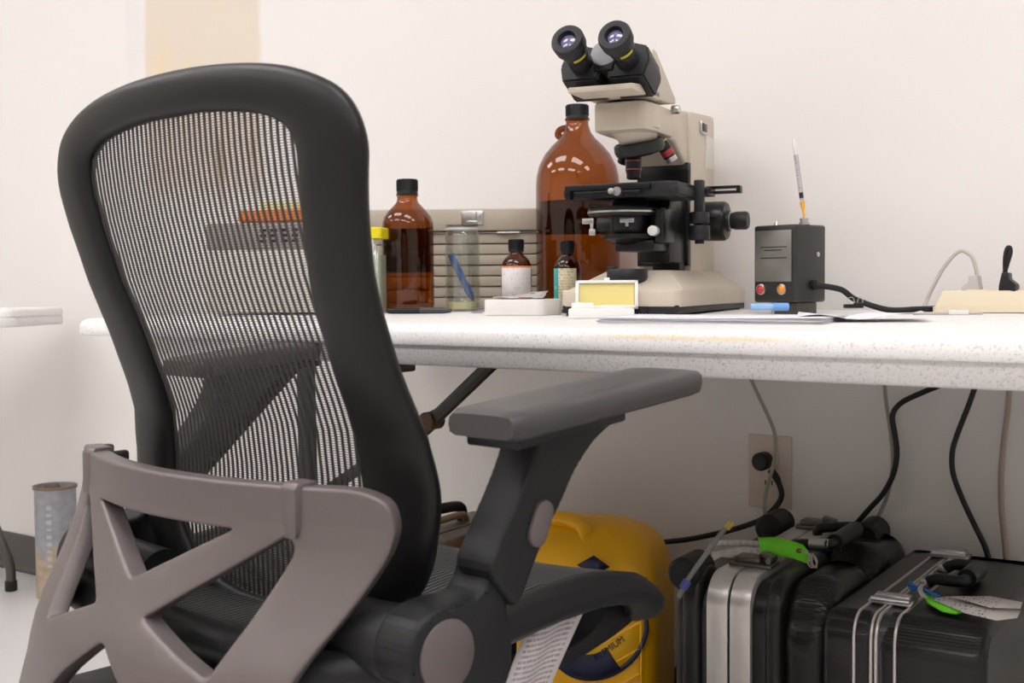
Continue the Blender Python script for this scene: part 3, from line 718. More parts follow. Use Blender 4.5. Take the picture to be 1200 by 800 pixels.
# substage
mb = MB(); mb.lathe([(0, .160), (.030, .160), (.024, .171), (0, .171)], (-.10, .085, 0), seg=32)
mb.lathe([(0, .146), (.050, .146), (.052, .149), (.052, .156), (.049, .159), (0, .159)], (-.108, .075, 0), seg=44)
mb.lathe([(0, .118), (.026, .118), (.030, .124), (.030, .147), (0, .147)], (-.10, .085, 0), seg=32)
mb.lathe([(0, .104), (.022, .104), (.042, .113), (.042, .119), (0, .121)], (-.10, .085, 0), seg=32)
mb.box((-.088, .10, .102), (.060, .07, .016), .002); mb.box((-.05, .095, .131), (.012, .06, .05), .002)
mb.build('condenser', MBLK, ms)
mb = MB(); mb.lathe([(.0525, .150), (.0530, .1505), (.0530, .1525), (.0525, .153)], (-.108, .075, 0), seg=44); mb.build('condenser_ring', CHR, ms)
mb = MB(); mb.box((-.150, .040, .1385), (.018, .004, .008), .0005); mb.box((-.144, .040, .129), (.005, .004, .012), .0005); mb.box((-.142, .038, .122), (.010, .008, .009), .001); mb.build('condenser_lever', CHR, ms)
mb = MB()
mb.box((-.093, .050, .139), (.022, .004, .007), .0005); mb.box((-.093, .050, .133), (.005, .004, .006), .0005)
mb.build('diaphragm_lever', CHR, ms)
mb = MB(); mb.cyl((-.056, .052, .123), (-.056, .068, .123), .0075, bev=.001); tag(mb.build('centring_screw', mat('bright_cap', (.75, .74, .72), .35, metal=.3), ms), 'bright round screw head')
mb = MB(); mb.box((-.080, .180, .128), (.050, .085, .100), .003); mb.box((-.093, .228, .150), (.084, .014, .152), .001); mb.prism([(.10, .16), (.14, .16), (.14, .10), (.125, .095), (.10, .13)], -.125, -.058, 'x', bev=.002)
mb.cyl((-.062, .132, .158), (-.0545, .132, .158), .0035); 
mb.build('focus_block', MBLK, ms)
mb = MB(); mb.box((-.093, .229, .205), (.084, .016, .062), .001); mb.build('column_cover', MBLK2, ms)
mb = MB(); mb.box((-.078, .205, .083), (.044, .03, .034), .002); mb.build('rack_slide', MBLK2, ms)
for sgn in (1, -1):
    x0 = -.050 if sgn > 0 else -.137
    mb = MB(); mb.lathe([(0, 0), (.018, 0), (.018, .012), (.0300, .013), (.0315, .016), (.0315, .046), (.029, .050), (.018, .051), (.016, .056), (0, .056)], (x0-sgn*.002, .272, .145), (sgn, 0, 0), 44); mb.build('coarse_focus_knob', MBLK, ms)
    mb = MB(); mb.lathe([(0, 0), (.0120, 0), (.0135, .006), (.0145, .009), (.0145, .026), (.0125, .029), (0, .029)], (x0+sgn*.053, .272, .145), (sgn, 0, 0), 32); mb.build('fine_focus_knob', MBLK2, ms)
    mb = MB(); mb.lathe([(.0125, 0), (.0150, 0), (.0150, .003), (.0125, .003)], (x0+sgn*.052, .272, .145), (sgn, 0, 0), 28); mb.build('knob_scale_ring', CHR, ms)
mb = MB(); mb.lathe([(0, .060), (.029, .060), (.030, .063), (.030, .075), (.028, .078), (.021, .078), (.020, .075), (0, .075)], (-.095, .055, -.010), seg=40)
mb.box((-.115, .045, .069), (.012, .014, .006), .002); mb.build('field_lens_housing', MBLK2, ms)
mb = MB(); mb.lathe([(0, .068), (.019, .067), (.019, .064), (0, .064)], (-.095, .055, -.0), seg=30); mb.build('field_lens', mat('frosted_lens', (.5, .52, .55), .2), ms)

# ================================================================== BOTTLES
AMB = thin_glass('amber_glass', (.60, .30, .065)); AMBD = thin_glass('dark_amber_glass', (.50, .22, .10)); CLR = thin_glass('clear_glass', (.93, .95, .94), .03, 1.75)
LQ = liquid('amber_liquid', (1, .96, .85)); LQC = liquid('pale_liquid', (.93, .95, .85))
LABB = print_mat('back_label', (.10, .05, .05), (.05, .03, .03), 10, 12, .55)
def bottle(name, label, cat, P, prof, cap, glass, liq=None, liqm=None, seg=48, group=None):
    """prof: outer (r,z); cap: (z0, z1, r)"""
    t = thing(name, label, cat, (P.x, P.y, tz(P.y)), 0, group)
    mb = MB(); mb.lathe(prof, seg=seg); mb.build('glass_body', glass, t, 50)
    if cap:
        z0, z1, r = cap; mb = MB(); b = []
        mb.lathe([(0, z0), (r, z0), (r, z0+.003), (r*.97, z0+.0045), (r*.97, z1-.002), (r*.93, z1), (0, z1)], seg=40)
        for k in range(40):
            a = 2*PI*k/40; mb.box((r*.975*math.cos(a), r*.975*math.sin(a), (z0+z1)/2+.002), (.0016, .0012, (z1-z0)*.7), 0, rot=Matrix.Rotation(a, 4, 'Z'))
        mb.build('cap', CAP, t)
    if liq:
        q = [(max(0, r-.0016), z+.003) for r, z in prof if z+.003 < liq]
        rr = interp(liq, [z for r, z in prof], [r for r, z in prof])-.0016
        q = [(0, .004)]+[p for p in q if p[0] > .002]+[(rr, liq), (0, liq)]
        mb = MB(); mb.lathe(q, seg=seg); mb.build('liquid', liqm, t, 50)
    return t
def wrap_label(t, r, z0, z1, a0, a1, m, name='paper_label', label=None):
    rows = [[Vector((r*math.cos(a0+(a1-a0)*k/16), r*math.sin(a0+(a1-a0)*k/16), z)) for k in range(17)] for z in (z0, (z0+z1)/2, z1)]
    mb = MB(); mb.grid(rows, uv=True); o = mb.build(name, m, t, 60); s = o.modifiers.new('s', 'SOLIDIFY'); s.thickness = .0002
    if label: tag(o, label)
    return o
CA = math.atan2(-1.911+.2, 1.2)     # rough direction of the viewer from the shelf of bottles
J = at_y(677, 250, -.11); s_ = pxm(J); r = 49/s_; H = (372-134)/s_
prof = [(0, 0), (r*.9, 0), (r*.98, .006), (r, .016), (r, H*.60), (r*.985, H*.65), (r*.93, H*.70), (r*.80, H*.755), (r*.62, H*.80), (r*.44, H*.835), (r*.33, H*.865), (r*.275, H*.90), (r*.27, H*.92), (r*.30, H*.925), (r*.30, H*.932), (r*.25, H*.935), (r*.25, H*.95)]
jug = bottle('amber_jug', 'tall amber glass gallon jug with black cap, standing behind the microscope', 'bottle', J, prof, (H*.93, H*1.0, r*.275), AMB, H*.525, LQ)
wrap_label(jug, r*1.003, H*.375, H*.525, math.radians(60), math.radians(175), LABB, label='dark label on the far side of the jug')
mb = MB(); mb.tube([(-r*.42, 0, H*.845), (-r*.52, -.004, H*.86), (-r*.46, -.004, H*.885), (-r*.30, 0, H*.895)], .006); mb.build('finger_loop', AMBD, jug)
B1 = at_y(478, 290, -.33); s_ = pxm(B1); r = 30.5/s_; H = (361-206)/s_
prof = [(0, 0), (r*.86, 0), (r*.97, .005), (r, .014), (r, H*.62), (r*.985, H*.67), (r*.92, H*.715), (r*.78, H*.755), (r*.60, H*.79), (r*.45, H*.82), (r*.39, H*.845), (r*.39, H*.87), (r*.43, H*.875), (r*.43, H*.885), (r*.36, H*.89), (r*.36, H*.90)]
b1 = bottle('amber_bottle', 'mid-size amber glass bottle with black cap beside the chair back', 'bottle', B1, prof, (H*.885, H, r*.41), AMB, H*.295, LQ)
wrap_label(b1, r*1.004, H*.30, H*.64, math.radians(70), math.radians(200), LABB, label='dark label on the far side')
def small(px, py, yy, wpx, hpx, label, capw):
    P = at_y(px, py, yy); s_ = pxm(P); r = wpx/2/s_; H = hpx/s_
    pr = [(0, 0), (r*.9, 0), (r, .004), (r, H*.58), (r*.97, H*.64), (r*.86, H*.70), (r*.66, H*.755), (r*.48, H*.785), (r*.42, H*.81), (r*.42, H*.84)]
    return bottle('reagent_bottle', label, 'bottle', P, pr, (H*.825, H, r*capw), AMBD, H*.5, LQ, seg=36), r, H
s1, r1, H1 = small(605, 312, -.24, 36, 84, 'small amber bottle with white orange-edged label, behind the white box', .50)
LW = print_mat('white_label', (.72, .68, .66), (.50, .48, .52), 22, 6, .58)
fa = math.atan2(CAM.y-s1.location.y, CAM.x-s1.location.x)
wrap_label(s1, r1*1.012, H1*.17, H1*.63, fa-1.25, fa+1.25, mat('orange_border', (.72, .20, .05), .5), 'label_border', 'orange label border')
wrap_label(s1, r1*1.02, H1*.20, H1*.605, fa-1.22, fa+1.22, LW)
s2, r2, H2 = small(665, 315, -.30, 32, 84, 'small amber bottle with cream and teal label, in front of the big jug', .52)
fa = math.atan2(CAM.y-s2.location.y, CAM.x-s2.location.x)
wrap_label(s2, r2*1.012, H2*.05, H2*.62, fa-1.3, fa+.70, print_mat('cream_label', (.62, .53, .35), (.36, .36, .25), 8, 14, .5))
wrap_label(s2, r2*1.02, H2*.05, H2*.62, fa-1.32, fa-.72, print_mat('teal_strip', (.02, .32, .32), (.4, .6, .55), 3, 7, .6), 'label_strip', 'teal label strip with white lettering')
# clear jar with blue strip
JR = at_y(542, 315, -.26); s_ = pxm(JR); r = 20.5/s_; H = (363-262)/s_
prof = [(0, .004), (r*.85, .002), (r*.96, .004), (r, .012), (r, H*.86), (r*.96, H*.90), (r*.88, H*.925), (r*.88, H*.955), (r*.97, H*.96), (r*.97, H*1.0), (r*.90, H*1.0), (r*.90, H*.99), (0, H*.99)]
jar = bottle('glass_jar', 'clear glass jar holding a blue pencil-shaped strip', 'jar', JR, prof, None, CLR)
mb = MB(); mb.lathe([(0, .017), (r*.88, .017), (r*.93, .022), (r*.93, H*.86), (r*.82, H*.93), (r*.82, H*.955)], seg=48); mb.build('inner_wall', CLR, jar, 50)
mb = MB(); mb.tube([(r*.93*math.cos(2*PI*k/24), r*.93*math.sin(2*PI*k/24), H*.945) for k in range(24)], .0022, sm=1, closed=True, seg=8); mb.build('glass_rim', mat('pale_glass_rim', (.62, .62, .58), .15), jar)
mb = MB(); mb.lathe([(0, .004), (r*.93, .004), (r*.95, .010), (r*.95, .016), (0, .016)], seg=32); mb.build('residue', mat('pale_yellow_residue', (.62, .58, .30), .5), jar)
st = thing('blue_pencil', 'blue flat pencil leaning inside the clear glass jar', 'pencil', (JR.x, JR.y, tz(JR.y)+.016), YAW)
mb = MB(); a = Vector((-.020, 0, .094)); b_ = Vector((.018, 0, .014)); d = (b_-a)
mb.tube([a, a+d*.85], .0062, seg=6, sm=1); mb.build('barrel', mat('blue_paint', (.06, .16, .46), .35), st, 0)
mb = MB(); mb.cyl(a+d*.85, b_, .0062, .0015, seg=6); mb.build('tip', mat('blue_tip', (.10, .18, .42), .5), st, 0)
st.location.z -= .012
# jar with yellow lid
YJ = at_y(434, 300, -.40); s_ = pxm(YJ); r = 17/s_
t = thing('specimen_jar', 'square clear jar with bright yellow lid, half hidden by the chair back', 'jar', (YJ.x, YJ.y, tz(YJ.y)), math.radians(25))
H = (362-262)/s_
mb = MB(); slab(mb, -r, r, -r, r, [(.004, .002), (0, .006), (0, H*.78), (.006, H*.84), (.006, H*.87)], .008); mb.build('glass_body', CLR, t, 40)
mb = MB(); slab(mb, -r+.002, r-.002, -r+.002, r-.002, [(.003, .004), (0, .006), (0, H*.68)], .006); mb.build('contents', mat('pale_green_contents', (.50, .52, .42), .5), t, 40)
mb = MB(); slab(mb, -r-.003, r+.003, -r-.003, r+.003, [(.0, H*.87), (0, H*.985), (.003, H)], .007); mb.build('lid', mat('yellow_lid', (.80, .66, .01), .4), t, 40)

# ================================================================== STORAGE CASE AND THINGS BEHIND THE MESH
TAN = mat('tan_abs', (.52, .455, .365), .5, noise=.06, nscale=10, bump=.08)
pc_ = thing('organizer_case', 'tan plastic storage case with latch and stacked ribbed trays against the wall', 'case', (-1.425, -.150, tz(-.150)), math.radians(34))
L_ = .245; mb = MB()
mb.box((0, .0, .163), (.315, .085, .040), .004); mb.build('lid', TAN, pc_)
for k in range(7):
    mb = MB(); mb.box((.004, .004+.002*(k % 2), .012+k*.0195), (.305, .072, .0175), .002); o = mb.build('tray', TAN, pc_)
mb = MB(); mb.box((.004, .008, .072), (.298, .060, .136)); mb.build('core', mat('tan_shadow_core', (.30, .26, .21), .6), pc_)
lx = .035
mb = MB(); mb.box((lx, -.0435, .166), (.040, .004, .026), .0012); mb.box((lx, -.047, .168), (.016, .005, .022), .001); mb.box((lx, -.049, .158), (.02, .003, .006), .001)
for e in (-1, 1): mb.cyl((lx+e*.0145, -.0455, .169), (lx+e*.0145, -.0475, .169), .0025, seg=12)
mb.build('latch', CHR, pc_)
mb = MB(); mb.box((.10, -.038, .1395), (.04, .008, .003), .0005); mb.build('label_strip', WHT, pc_)
ib = thing('instrument_box', 'beige vented instrument box seen through the chair mesh', 'instrument', (-1.56, -.47, tz(-.47)), math.radians(30))
mb = MB(); mb.box((0, 0, .130), (.20, .14, .045), .006); mb.build('upper_housing', mat('dark_taupe', (.30, .27, .25), .5), ib)
mb = MB(); mb.box((0, 0, .056), (.20, .144, .105), .006); mb.build('lower_housing', mat('box_cream', (.66, .63, .58), .5), ib)
for rr in range(3):
    for k in range(5):
        mb = MB(); mb.box((.0+k*.018, -.0705, .140-rr*.009), (.011, .003, .004), .0005); mb.build('vent_slot', MBLK, ib)
ot = thing('orange_tray', 'orange plastic tray lying on the instrument box', 'tray', (-1.55, -.47, tz(-.47)+.153), math.radians(30))
mb = MB(); slab(mb, -.06, .09, -.05, .05, [(.006, 0), (0, .004), (0, .021), (.003, .021), (.006, .010), (.03, .008)], .012); mb.build('tray_body', mat('orange_plastic', (.70, .20, .03), .4), ot)
yl = thing('yellow_sponge', 'pale yellow block on the orange tray', 'sponge', (-1.54, -.47, tz(-.47)+.1615), math.radians(30))
mb = MB(); mb.box((0, 0, .014), (.07, .05, .028), .004); mb.build('block', mat('pale_yellow_foam', (.75, .70, .35), .8), yl)

# ================================================================== SMALL THINGS ON THE TABLE
# white box with foil packet
wb = at_y(612, 362, -.42); s_ = pxm(wb); t = thing('white_box', 'low white rounded plastic box in front of the small bottles', 'box', (wb.x, wb.y, tz(wb.y)), math.radians(26))
W_ = 86/s_
mb = MB(); mb.prism([tuple(p) for p in rounded([(-W_/2, -.022), (W_/2-.02, -.026), (W_/2+.002, .01), (W_/2, .04), (-W_/2, .04)], .010)], 0, .0245, 'z', bev=.002); mb.build('box_body', mat('box_white', (.80, .77, .73), .4), t)
fp = thing('foil_packet', 'crinkled clear packet lying open on the white box', 'packet', (wb.x-.005, wb.y+.0, tz(wb.y)+.0247), math.radians(26))
mb = MB(); rows = []
for i in range(7):
    rows.append([Vector((-.038+.011*j, -.02+.009*i, .001+.012*max(0, (i-1)/6)*(j/7)+.0012*math.sin(i*2.1+j*1.7)+.0012)) for j in range(8)])
mb.grid(rows, uv=True); o = mb.build('film', print_mat('packet_print', (.55, .52, .52), (.25, .18, .18), 5, 6, .58, .25), fp, 30); sdm = o.modifiers.new('s', 'SOLIDIFY'); sdm.thickness = .0008
# small clear vial
v = at_y(560, 361, -.36); t = thing('glass_vial', 'tiny clear vial lying beside the white box', 'vial', (v.x, v.y, tz(v.y)+.0062), YAW)
mb = MB(); mb.lathe([(0, -.010), (.005, -.010), (.006, -.008), (.006, .006), (.004, .008), (.004, .012), (0, .012)], (0, 0, 0), (1, 0, 0), 20); mb.build('vial_body', thin_glass('vial_glass', (.8, .8, .8)), t)
# pen
p = at_y(492, 366, -.40); s_ = pxm(p); t = thing('black_pen', 'thick black marker pen lying by the mid-size amber bottle', 'pen', (p.x, p.y, tz(p.y)+.0052), YAW+math.radians(-2))
hl = 38/s_
mb = MB(); mb.lathe([(0, -hl), (.004, -hl), (.0048, -hl+.004), (.0052, -.01), (.0052, 0)], (0, 0, 0), (1, 0, 0), 20); mb.build('barrel', CAP, t)
mb = MB(); mb.lathe([(.0054, 0), (.0056, .0005), (.0052, hl*.7), (.0035, hl-.002), (0, hl)], (0, 0, 0), (1, 0, 0), 20); mb.build('pen_cap', mat('pen_grey', (.05, .05, .052), .35), t)
# slide box with yellow lining
yb_ = at_y(708, 371, -.47); s_ = pxm(yb_)
t = thing('slide_box', 'small open white box with yellow-lined lid, in front of the microscope base', 'box', (yb_.x, yb_.y, tz(yb_.y)), YAW-math.radians(4))
W_ = 74/s_; LEAN = Matrix.Rotation(math.radians(-8), 4, 'X')
mb = MB(); mb.box((-.004, -.012, .0065), (W_*1.02, .05, .013), .0015); mb.box((-.03, -.01, .016), (.03, .036, .010), .0015); mb.box((.014, -.008, .0145), (.04, .034, .006), .001); mb.build('box_base', mat('box_card_white', (.86, .86, .83), .5), t)
mb = MB(); hh = .040
for c, d in (((0, 0, .002), (W_, .008, .004)), ((0, 0, hh-.002), (W_, .008, .004)), ((-W_/2+.0025, 0, hh/2), (.005, .008, hh)), ((W_/2-.0025, 0, hh/2), (.005, .008, hh))): mb.box(c, d, .0008, M=Matrix.Translation((.004, .020, .012)) @ LEAN)
mb.box((0, .004, hh/2), (W_, .0015, hh), 0, M=Matrix.Translation((.004, .020, .012)) @ LEAN)
mb.box((0, 0, hh+.002), (.008, .006, .004), .001, M=Matrix.Translation((.004, .020, .012)) @ LEAN); mb.build('lid_frame', mat('box_card_white', (.8, .8, .8)), t)
mb = MB(); mb.box((0, .0015, hh/2), (W_-.011, .002, hh-.009), 0, M=Matrix.Translation((.004, .020, .012)) @ LEAN); tag(mb.build('lid_lining', mat('yellow_lining', (.84, .70, .26), .6), t), 'pale yellow lining')
# papers
pa = thing('paper_stack', 'stack of loose white paper sheets at the table front edge', 'paper', (0, 0, 0))
PM = mat('paper_white', (.80, .79, .83), .6, noise=.02); pL = at_y(700, 378, -.655); pR = at_y(965, 380, -.60)
cx, cy = (pL.x+pR.x)/2, (pL.y+pR.y)/2; pa.location = (cx, cy, tz(cy)); ang = math.atan2(pR.y-pL.y, pR.x-pL.x); pa.rotation_euler = (0, 0, ang)
Lp = (pR-pL).length; 
for k in range(10):
    mb = MB(); jx, jy = random.uniform(-.002, .002), random.uniform(-.002, .002); rows = []
    for i in range(7):
        row = []
        for j in range(15):
            u = j/14; v_ = i/6
            z = .0003+k*.0008+.0004*math.sin(u*5+k)
            row.append(Vector((-Lp/2+Lp*u+jx, .16*v_+jy, z)))
        rows.append(row)
    mb.grid(rows); o = mb.build('sheet', PM, pa, 60); q_ = o.modifiers.new('s', 'SOLIDIFY'); q_.thickness = .0005; q_.offset = 1
sh = thing('curled_sheet', 'curled loose sheet of paper at the right end of the paper stack', 'paper', (0, 0, 0)); c_ = at_y(985, 377, -.52); sh.location = (c_.x, c_.y, tz(c_.y)); sh.rotation_euler = (0, 0, YAW-.25)
mb = MB(); rows = []
for i in range(7):
    rows.append([Vector((-.05+.0135*j, -.02+.02*i, .0065+.003*math.sin(j*.9+i*.3)+.010*max(0, (j-8)/4)**1.5)) for j in range(12)])
mb.grid(rows); o = mb.build('sheet', PM, sh, 60); o.modifiers.new('s', 'SOLIDIFY').thickness = .0005
# blue marker on papers
bm_ = at_y(905, 366, -.36); t = thing('blue_marker', 'light blue marker lying on the papers by the black power box', 'marker', (bm_.x, bm_.y, tz(bm_.y)+.0128), YAW+math.radians(4))
mb = MB(); mb.lathe([(0, -.030), (.0045, -.030), (.0048, -.026), (.0048, 0)], (0, 0, 0), (1, 0, 0), 18); mb.build('barrel', mat('light_blue', (.30, .52, .82), .4), t)
mb = MB(); mb.lathe([(.0048, 0), (.0055, .0005), (.0055, .022), (0, .024)], (0, 0, 0), (1, 0, 0), 18); mb.build('marker_cap', mat('mid_blue', (.16, .38, .78), .4), t)
# small black clip with wire
kc = at_y(1000, 369, -.40); t = thing('binder_clip', 'small black clip with wire loops on the loose paper', 'clip', (kc.x, kc.y, tz(kc.y)+.0125), YAW)
mb = MB(); mb.box((0, 0, .003), (.024, .010, .005), .001); mb.box((.006, -.002, .006), (.012, .006, .003), .001); mb.build('clip_body', CAP, t)
mb = MB(); mb.tube([(-.004, 0, .005), (-.008, 0, .012), (-.001, 0, .014), (.002, 0, .006)], .0005, seg=6); mb.tube([(.004, 0, .005), (.008, 0, .015), (.012, 0, .010), (.010, 0, .004)], .0005, seg=6); mb.build('clip_wire', CHR, t)
# black power box with syringe
bb = thing('power_box', 'black electrical box with grey face plate and red and amber lamps, on a short stand', 'instrument', (0, 0, 0), math.radians(-12))
B0 = at_y(932, 352, -.29); bb.location = (B0.x, B0.y, tz(B0.y)); s_ = pxm(B0); zb = (366-352)/s_
bw, bd, bh = .0725, .075, 92/s_
mb = MB(); mb.box((-bw/2, bd/2, zb+bh/2), (bw, bd, bh), .004, 3); mb.build('housing', mat('black_enamel', (.025, .024, .023), .4, noise=.2, nscale=30), bb)
mb = MB(); mb.box((-bw/2-.001, -.0008, zb+bh*.60), (bw*.86, .0016, bh*.66), .0004); mb.build('face_plate', mat('dull_aluminium', (.30, .285, .27), .38, metal=.7, noise=.3, nscale=14), bb)
for k, (hz, ln) in enumerate(((.715, .62), (.675, .42), (.575, .62))):
    mb = MB(); mb.box((-bw/2+(.0 if k != 1 else -.001), -.0018, zb+bh*hz), (bw*ln, .0006, .0012)); mb.build('engraved_line', MBLK, bb)
for k, (xx, c) in enumerate(((-bw*.80, (.60, .02, .02)), (-bw*.30, (.85, .30, .02)))):
    mb = MB(); mb.lathe([(.0065, 0), (.0078, 0), (.0078, .003), (.0062, .0035)], (xx, 0, zb+bh*.17), (0, -1, 0), 28); bz = mb.build('lamp_bezel', CHR, bb)
    mb = MB(); mb.lathe([(.0064, .0005), (.0060, .004), (.004, .006), (0, .0068)], (xx, 0, zb+bh*.17), (0, -1, 0), 24); tag(mb.build('lamp_lens', mat('lamp_%d' % k, c, .2, coat=.6), bz), ('red lens', 'amber lens')[k])
mb = MB(); mb.box((-bw*.33, bd*.45, zb/2), (.040, .05, zb), .002); mb.build('stand', mat('stand_brown', (.08, .07, .062), .4, metal=.4), bb)
mb = MB(); mb.cyl((-bw*.62, .012, zb+.001), (-bw*.62, .012, .002), .004); mb.build('stand_screw', CHR, bb)
mb = MB(); mb.cyl((0, bd*.72, zb+bh*.62), (.0015, bd*.72, zb+bh*.62), .0035); mb.build('side_screw', CHR, bb)
mb = MB(); mb.cyl((-bw*.60, bd*.2, zb+bh), (-bw*.60, bd*.2, zb+bh+.006), .004, .0015); mb.build('top_stud', CHR, bb)
mb = MB(); mb.cyl((-bw*.10, bd*.42, zb+bh), (-bw*.10, bd*.42, zb+bh+.003), .0075); mb.cyl((-bw*.10, bd*.42, zb+bh+.003), (-bw*.10, bd*.42, zb+bh+.008), .0055); mb.cyl((-bw*.10, bd*.42, zb+bh+.006), (-bw*.10, bd*.42, zb+bh+.009), .0065); mb.build('needle_port', CHR, bb)
mb = MB(); mb.cyl((0, bd*.55, zb+bh*.22), (.008, bd*.55, zb+bh*.22), .007, bev=.001); mb.build('cable_gland', CAP, bb)
cA, sA = math.cos(math.radians(-12)), math.sin(math.radians(-12))
def bbw(x, y, z): return Vector((B0.x+x*cA-y*sA, B0.y+x*sA+y*cA, tz(B0.y)+z))
sy0 = bbw(-bw*.10, bd*.42, zb+bh+.0092)
sy = thing('syringe', 'thin clear insulin-size syringe with orange hub standing in the black power box', 'syringe', sy0)
top = at_y(930, 163, sy0.y+.005)-sy0; dr = top.normalized(); Ls = top.length
mb = MB(); mb.lathe([(0, 0), (.0012, .001), (.0018, .012), (.0036, .020), (.0036, .024), (0, .024)], (0, 0, 0), dr, 16); tag(mb.build('needle_hub', mat('orange_hub', (.85, .42, .04), .4), sy), 'orange needle hub')
mb = MB(); mb.lathe([(0, .024), (.0026, .025), (.0034, .030), (.0034, Ls*.80), (.0026, Ls*.80)], (0, 0, 0), dr, 18); mb.build('barrel', thin_glass('syringe_clear', (.88, .88, .90)), sy)
mb = MB(); mb.lathe([(0, .029), (.0030, .0295), (.0030, .037), (0, .038)], (0, 0, 0), dr, 16); mb.build('plunger_stopper', CAP, sy)
mb = MB(); mb.lathe([(0, .037), (.0012, .037), (.0012, Ls*.72), (.0026, Ls*.74), (.0030, Ls), (0, Ls)], (0, 0, 0), dr, 14); mb.build('plunger_rod', WHT, sy)
mb = MB(); qd = (CAM-sy0).normalized(); side = dr.cross(qd).normalized(); ft_ = side.cross(dr).normalized()
if ft_.dot(qd) < 0: ft_ = -ft_
for k in range(14):
    h = .044+k*.0036; wd = .0028 if k % 5 == 0 else .0014
    mb.box(dr*h+ft_*.0034-side*.0008, (wd, .0003, .0007))
mb.build('graduation_marks', CAP, sy)
# power strip with two plugs
sp0 = at_y(1098, 373, -.17); sp = thing('power_strip', 'cream plastic power strip at the right end of the table', 'power strip', (sp0.x, sp0.y-.02, tz(sp0.y)), math.radians(13))
CREAM = mat('cream_plastic', (.78, .68, .50), .45, noise=.04, nscale=8); s_ = pxm(sp0)
mb = MB(); A = rrect(0, .36, -.0, .062, .006, 3); Bq = rrect(.010, .35, .004, .058, .005, 3)
rows = [[Vector((a, b, .001)) for a, b in A], [Vector((a, b, .009)) for a, b in A], [Vector((a+(.003 if a < .1 else -.003), b, .0095)) for a, b in A], [Vector((a, b, .029)) for a, b in Bq], [Vector((a+(.003 if a < .1 else -.003), b+(.003 if b < .03 else -.003), .031)) for a, b in Bq]]
mb.grid(rows, closed_v=True)
for r_ in (rows[0], rows[-1]): b = bmesh.new(); b.faces.new([b.verts.new(p) for p in r_]); mb._merge(b)
bmesh.ops.recalc_face_normals(mb.bm, faces=mb.bm.faces); mb.build('strip_body', CREAM, sp)
for k, xx in enumerate((.06, .125, .19)):
    mb = MB(); mb.box((xx, .032, .0315), (.034, .030, .0022), .0008); o = mb.build('socket', CREAM, sp)
def wp(px, py, y): return at_y(px, py, y)
PY = -.135
gp = thing('grey_plug', 'pale grey mains plug with looping cord in the power strip', 'plug', wp(1140, 345, PY-.005))
mb = MB(); mb.prism([(-.013, 0), (.012, 0), (.012, .010), (.010, .016), (.009, .027), (-.004, .027), (-.004, .018), (-.008, .015), (-.013, .011)], -.010, .010, 'y', bev=.002); mb.build('plug_body', mat('pale_grey_vinyl', (.52, .49, .46), .5), gp)
g0 = gp.location
mb = MB(); mb.tube([wp(x, y, yy)-g0 for x, y, yy in ((1146, 327, PY), (1143, 312, PY), (1139, 301, PY), (1133, 296, PY), (1126, 294, PY), (1117, 300, PY), (1105, 315, PY), (1095, 333, PY), (1087, 350, PY), (1083, 362, PY-.01), (1090, 364, PY+.03), (1098, 359, PY+.04))], .0027, seg=10); mb.build('cord', mat('pale_grey_vinyl', (.5, .5, .5)), gp)
bp_ = thing('black_plug', 'black angled mains plug with tight cord loop in the power strip', 'plug', wp(1182, 345, PY-.015))
mb = MB(); mb.prism([(-.011, 0), (.012, 0), (.012, .014), (.002, .022), (.002, .030), (-.007, .031), (-.011, .012)], -.011, .011, 'y', bev=.002); mb.build('plug_body', CORD, bp_)
g0 = bp_.location; mb = MB(); mb.tube([wp(x, y, PY-.01)-g0 for x, y in ((1178, 320), (1178, 303), (1180, 292), (1183, 290), (1184, 296), (1180, 310))]+[wp(1174, 333, PY+.012)-g0, wp(1174, 350, PY+.025)-g0], .0032, seg=10); mb.build('cord', CORD, bp_)
mb = MB(); mb.box((-.016, 0, .004), (.018, .004, .002), .0003); mb.build('plug_prong', CHR, bp_)
c0 = wp(963, 329, bbw(0, bd*.55, 0).y-.0)
g0 = bbw(.006, bd*.55, zb+bh*.22)
mb = MB(); pts = [g0]+[wp(x, y, yy) for x, y, yy in ((985, 339, -.23), (1003, 351, -.215))]+[Vector((P.x, P.y, tz(P.y)+.0046)) for P in (wp(1040, 366, -.19), wp(1075, 368, -.16), wp(1100, 368, -.12), wp(1130, 368, -.085))]
mb.tube([p-g0 for p in pts], .0044, seg=10); o = mb.build('power_cable', CORD, None, loc=g0); tag(o, 'black cable curving from the black power box to the power strip', 'cable')
stk = at_y(1112, 375, -.25); t = thing('wooden_stick', 'thin pale stick lying in front of the power strip', 'stick', (stk.x, stk.y, tz(stk.y)+.002), YAW)
mb = MB(); mb.tube([(-.048, 0, 0), (.045, 0, 0)], .0018, seg=6, sm=1); mb.build('shaft', mat('pale_wood', (.55, .50, .47), .6), t)
mb = MB(); mb.box((.012, -.001, .0012), (.026, .008, .006), .001); tag(mb.build('white_sleeve', WHT, t), 'white paper sleeve')

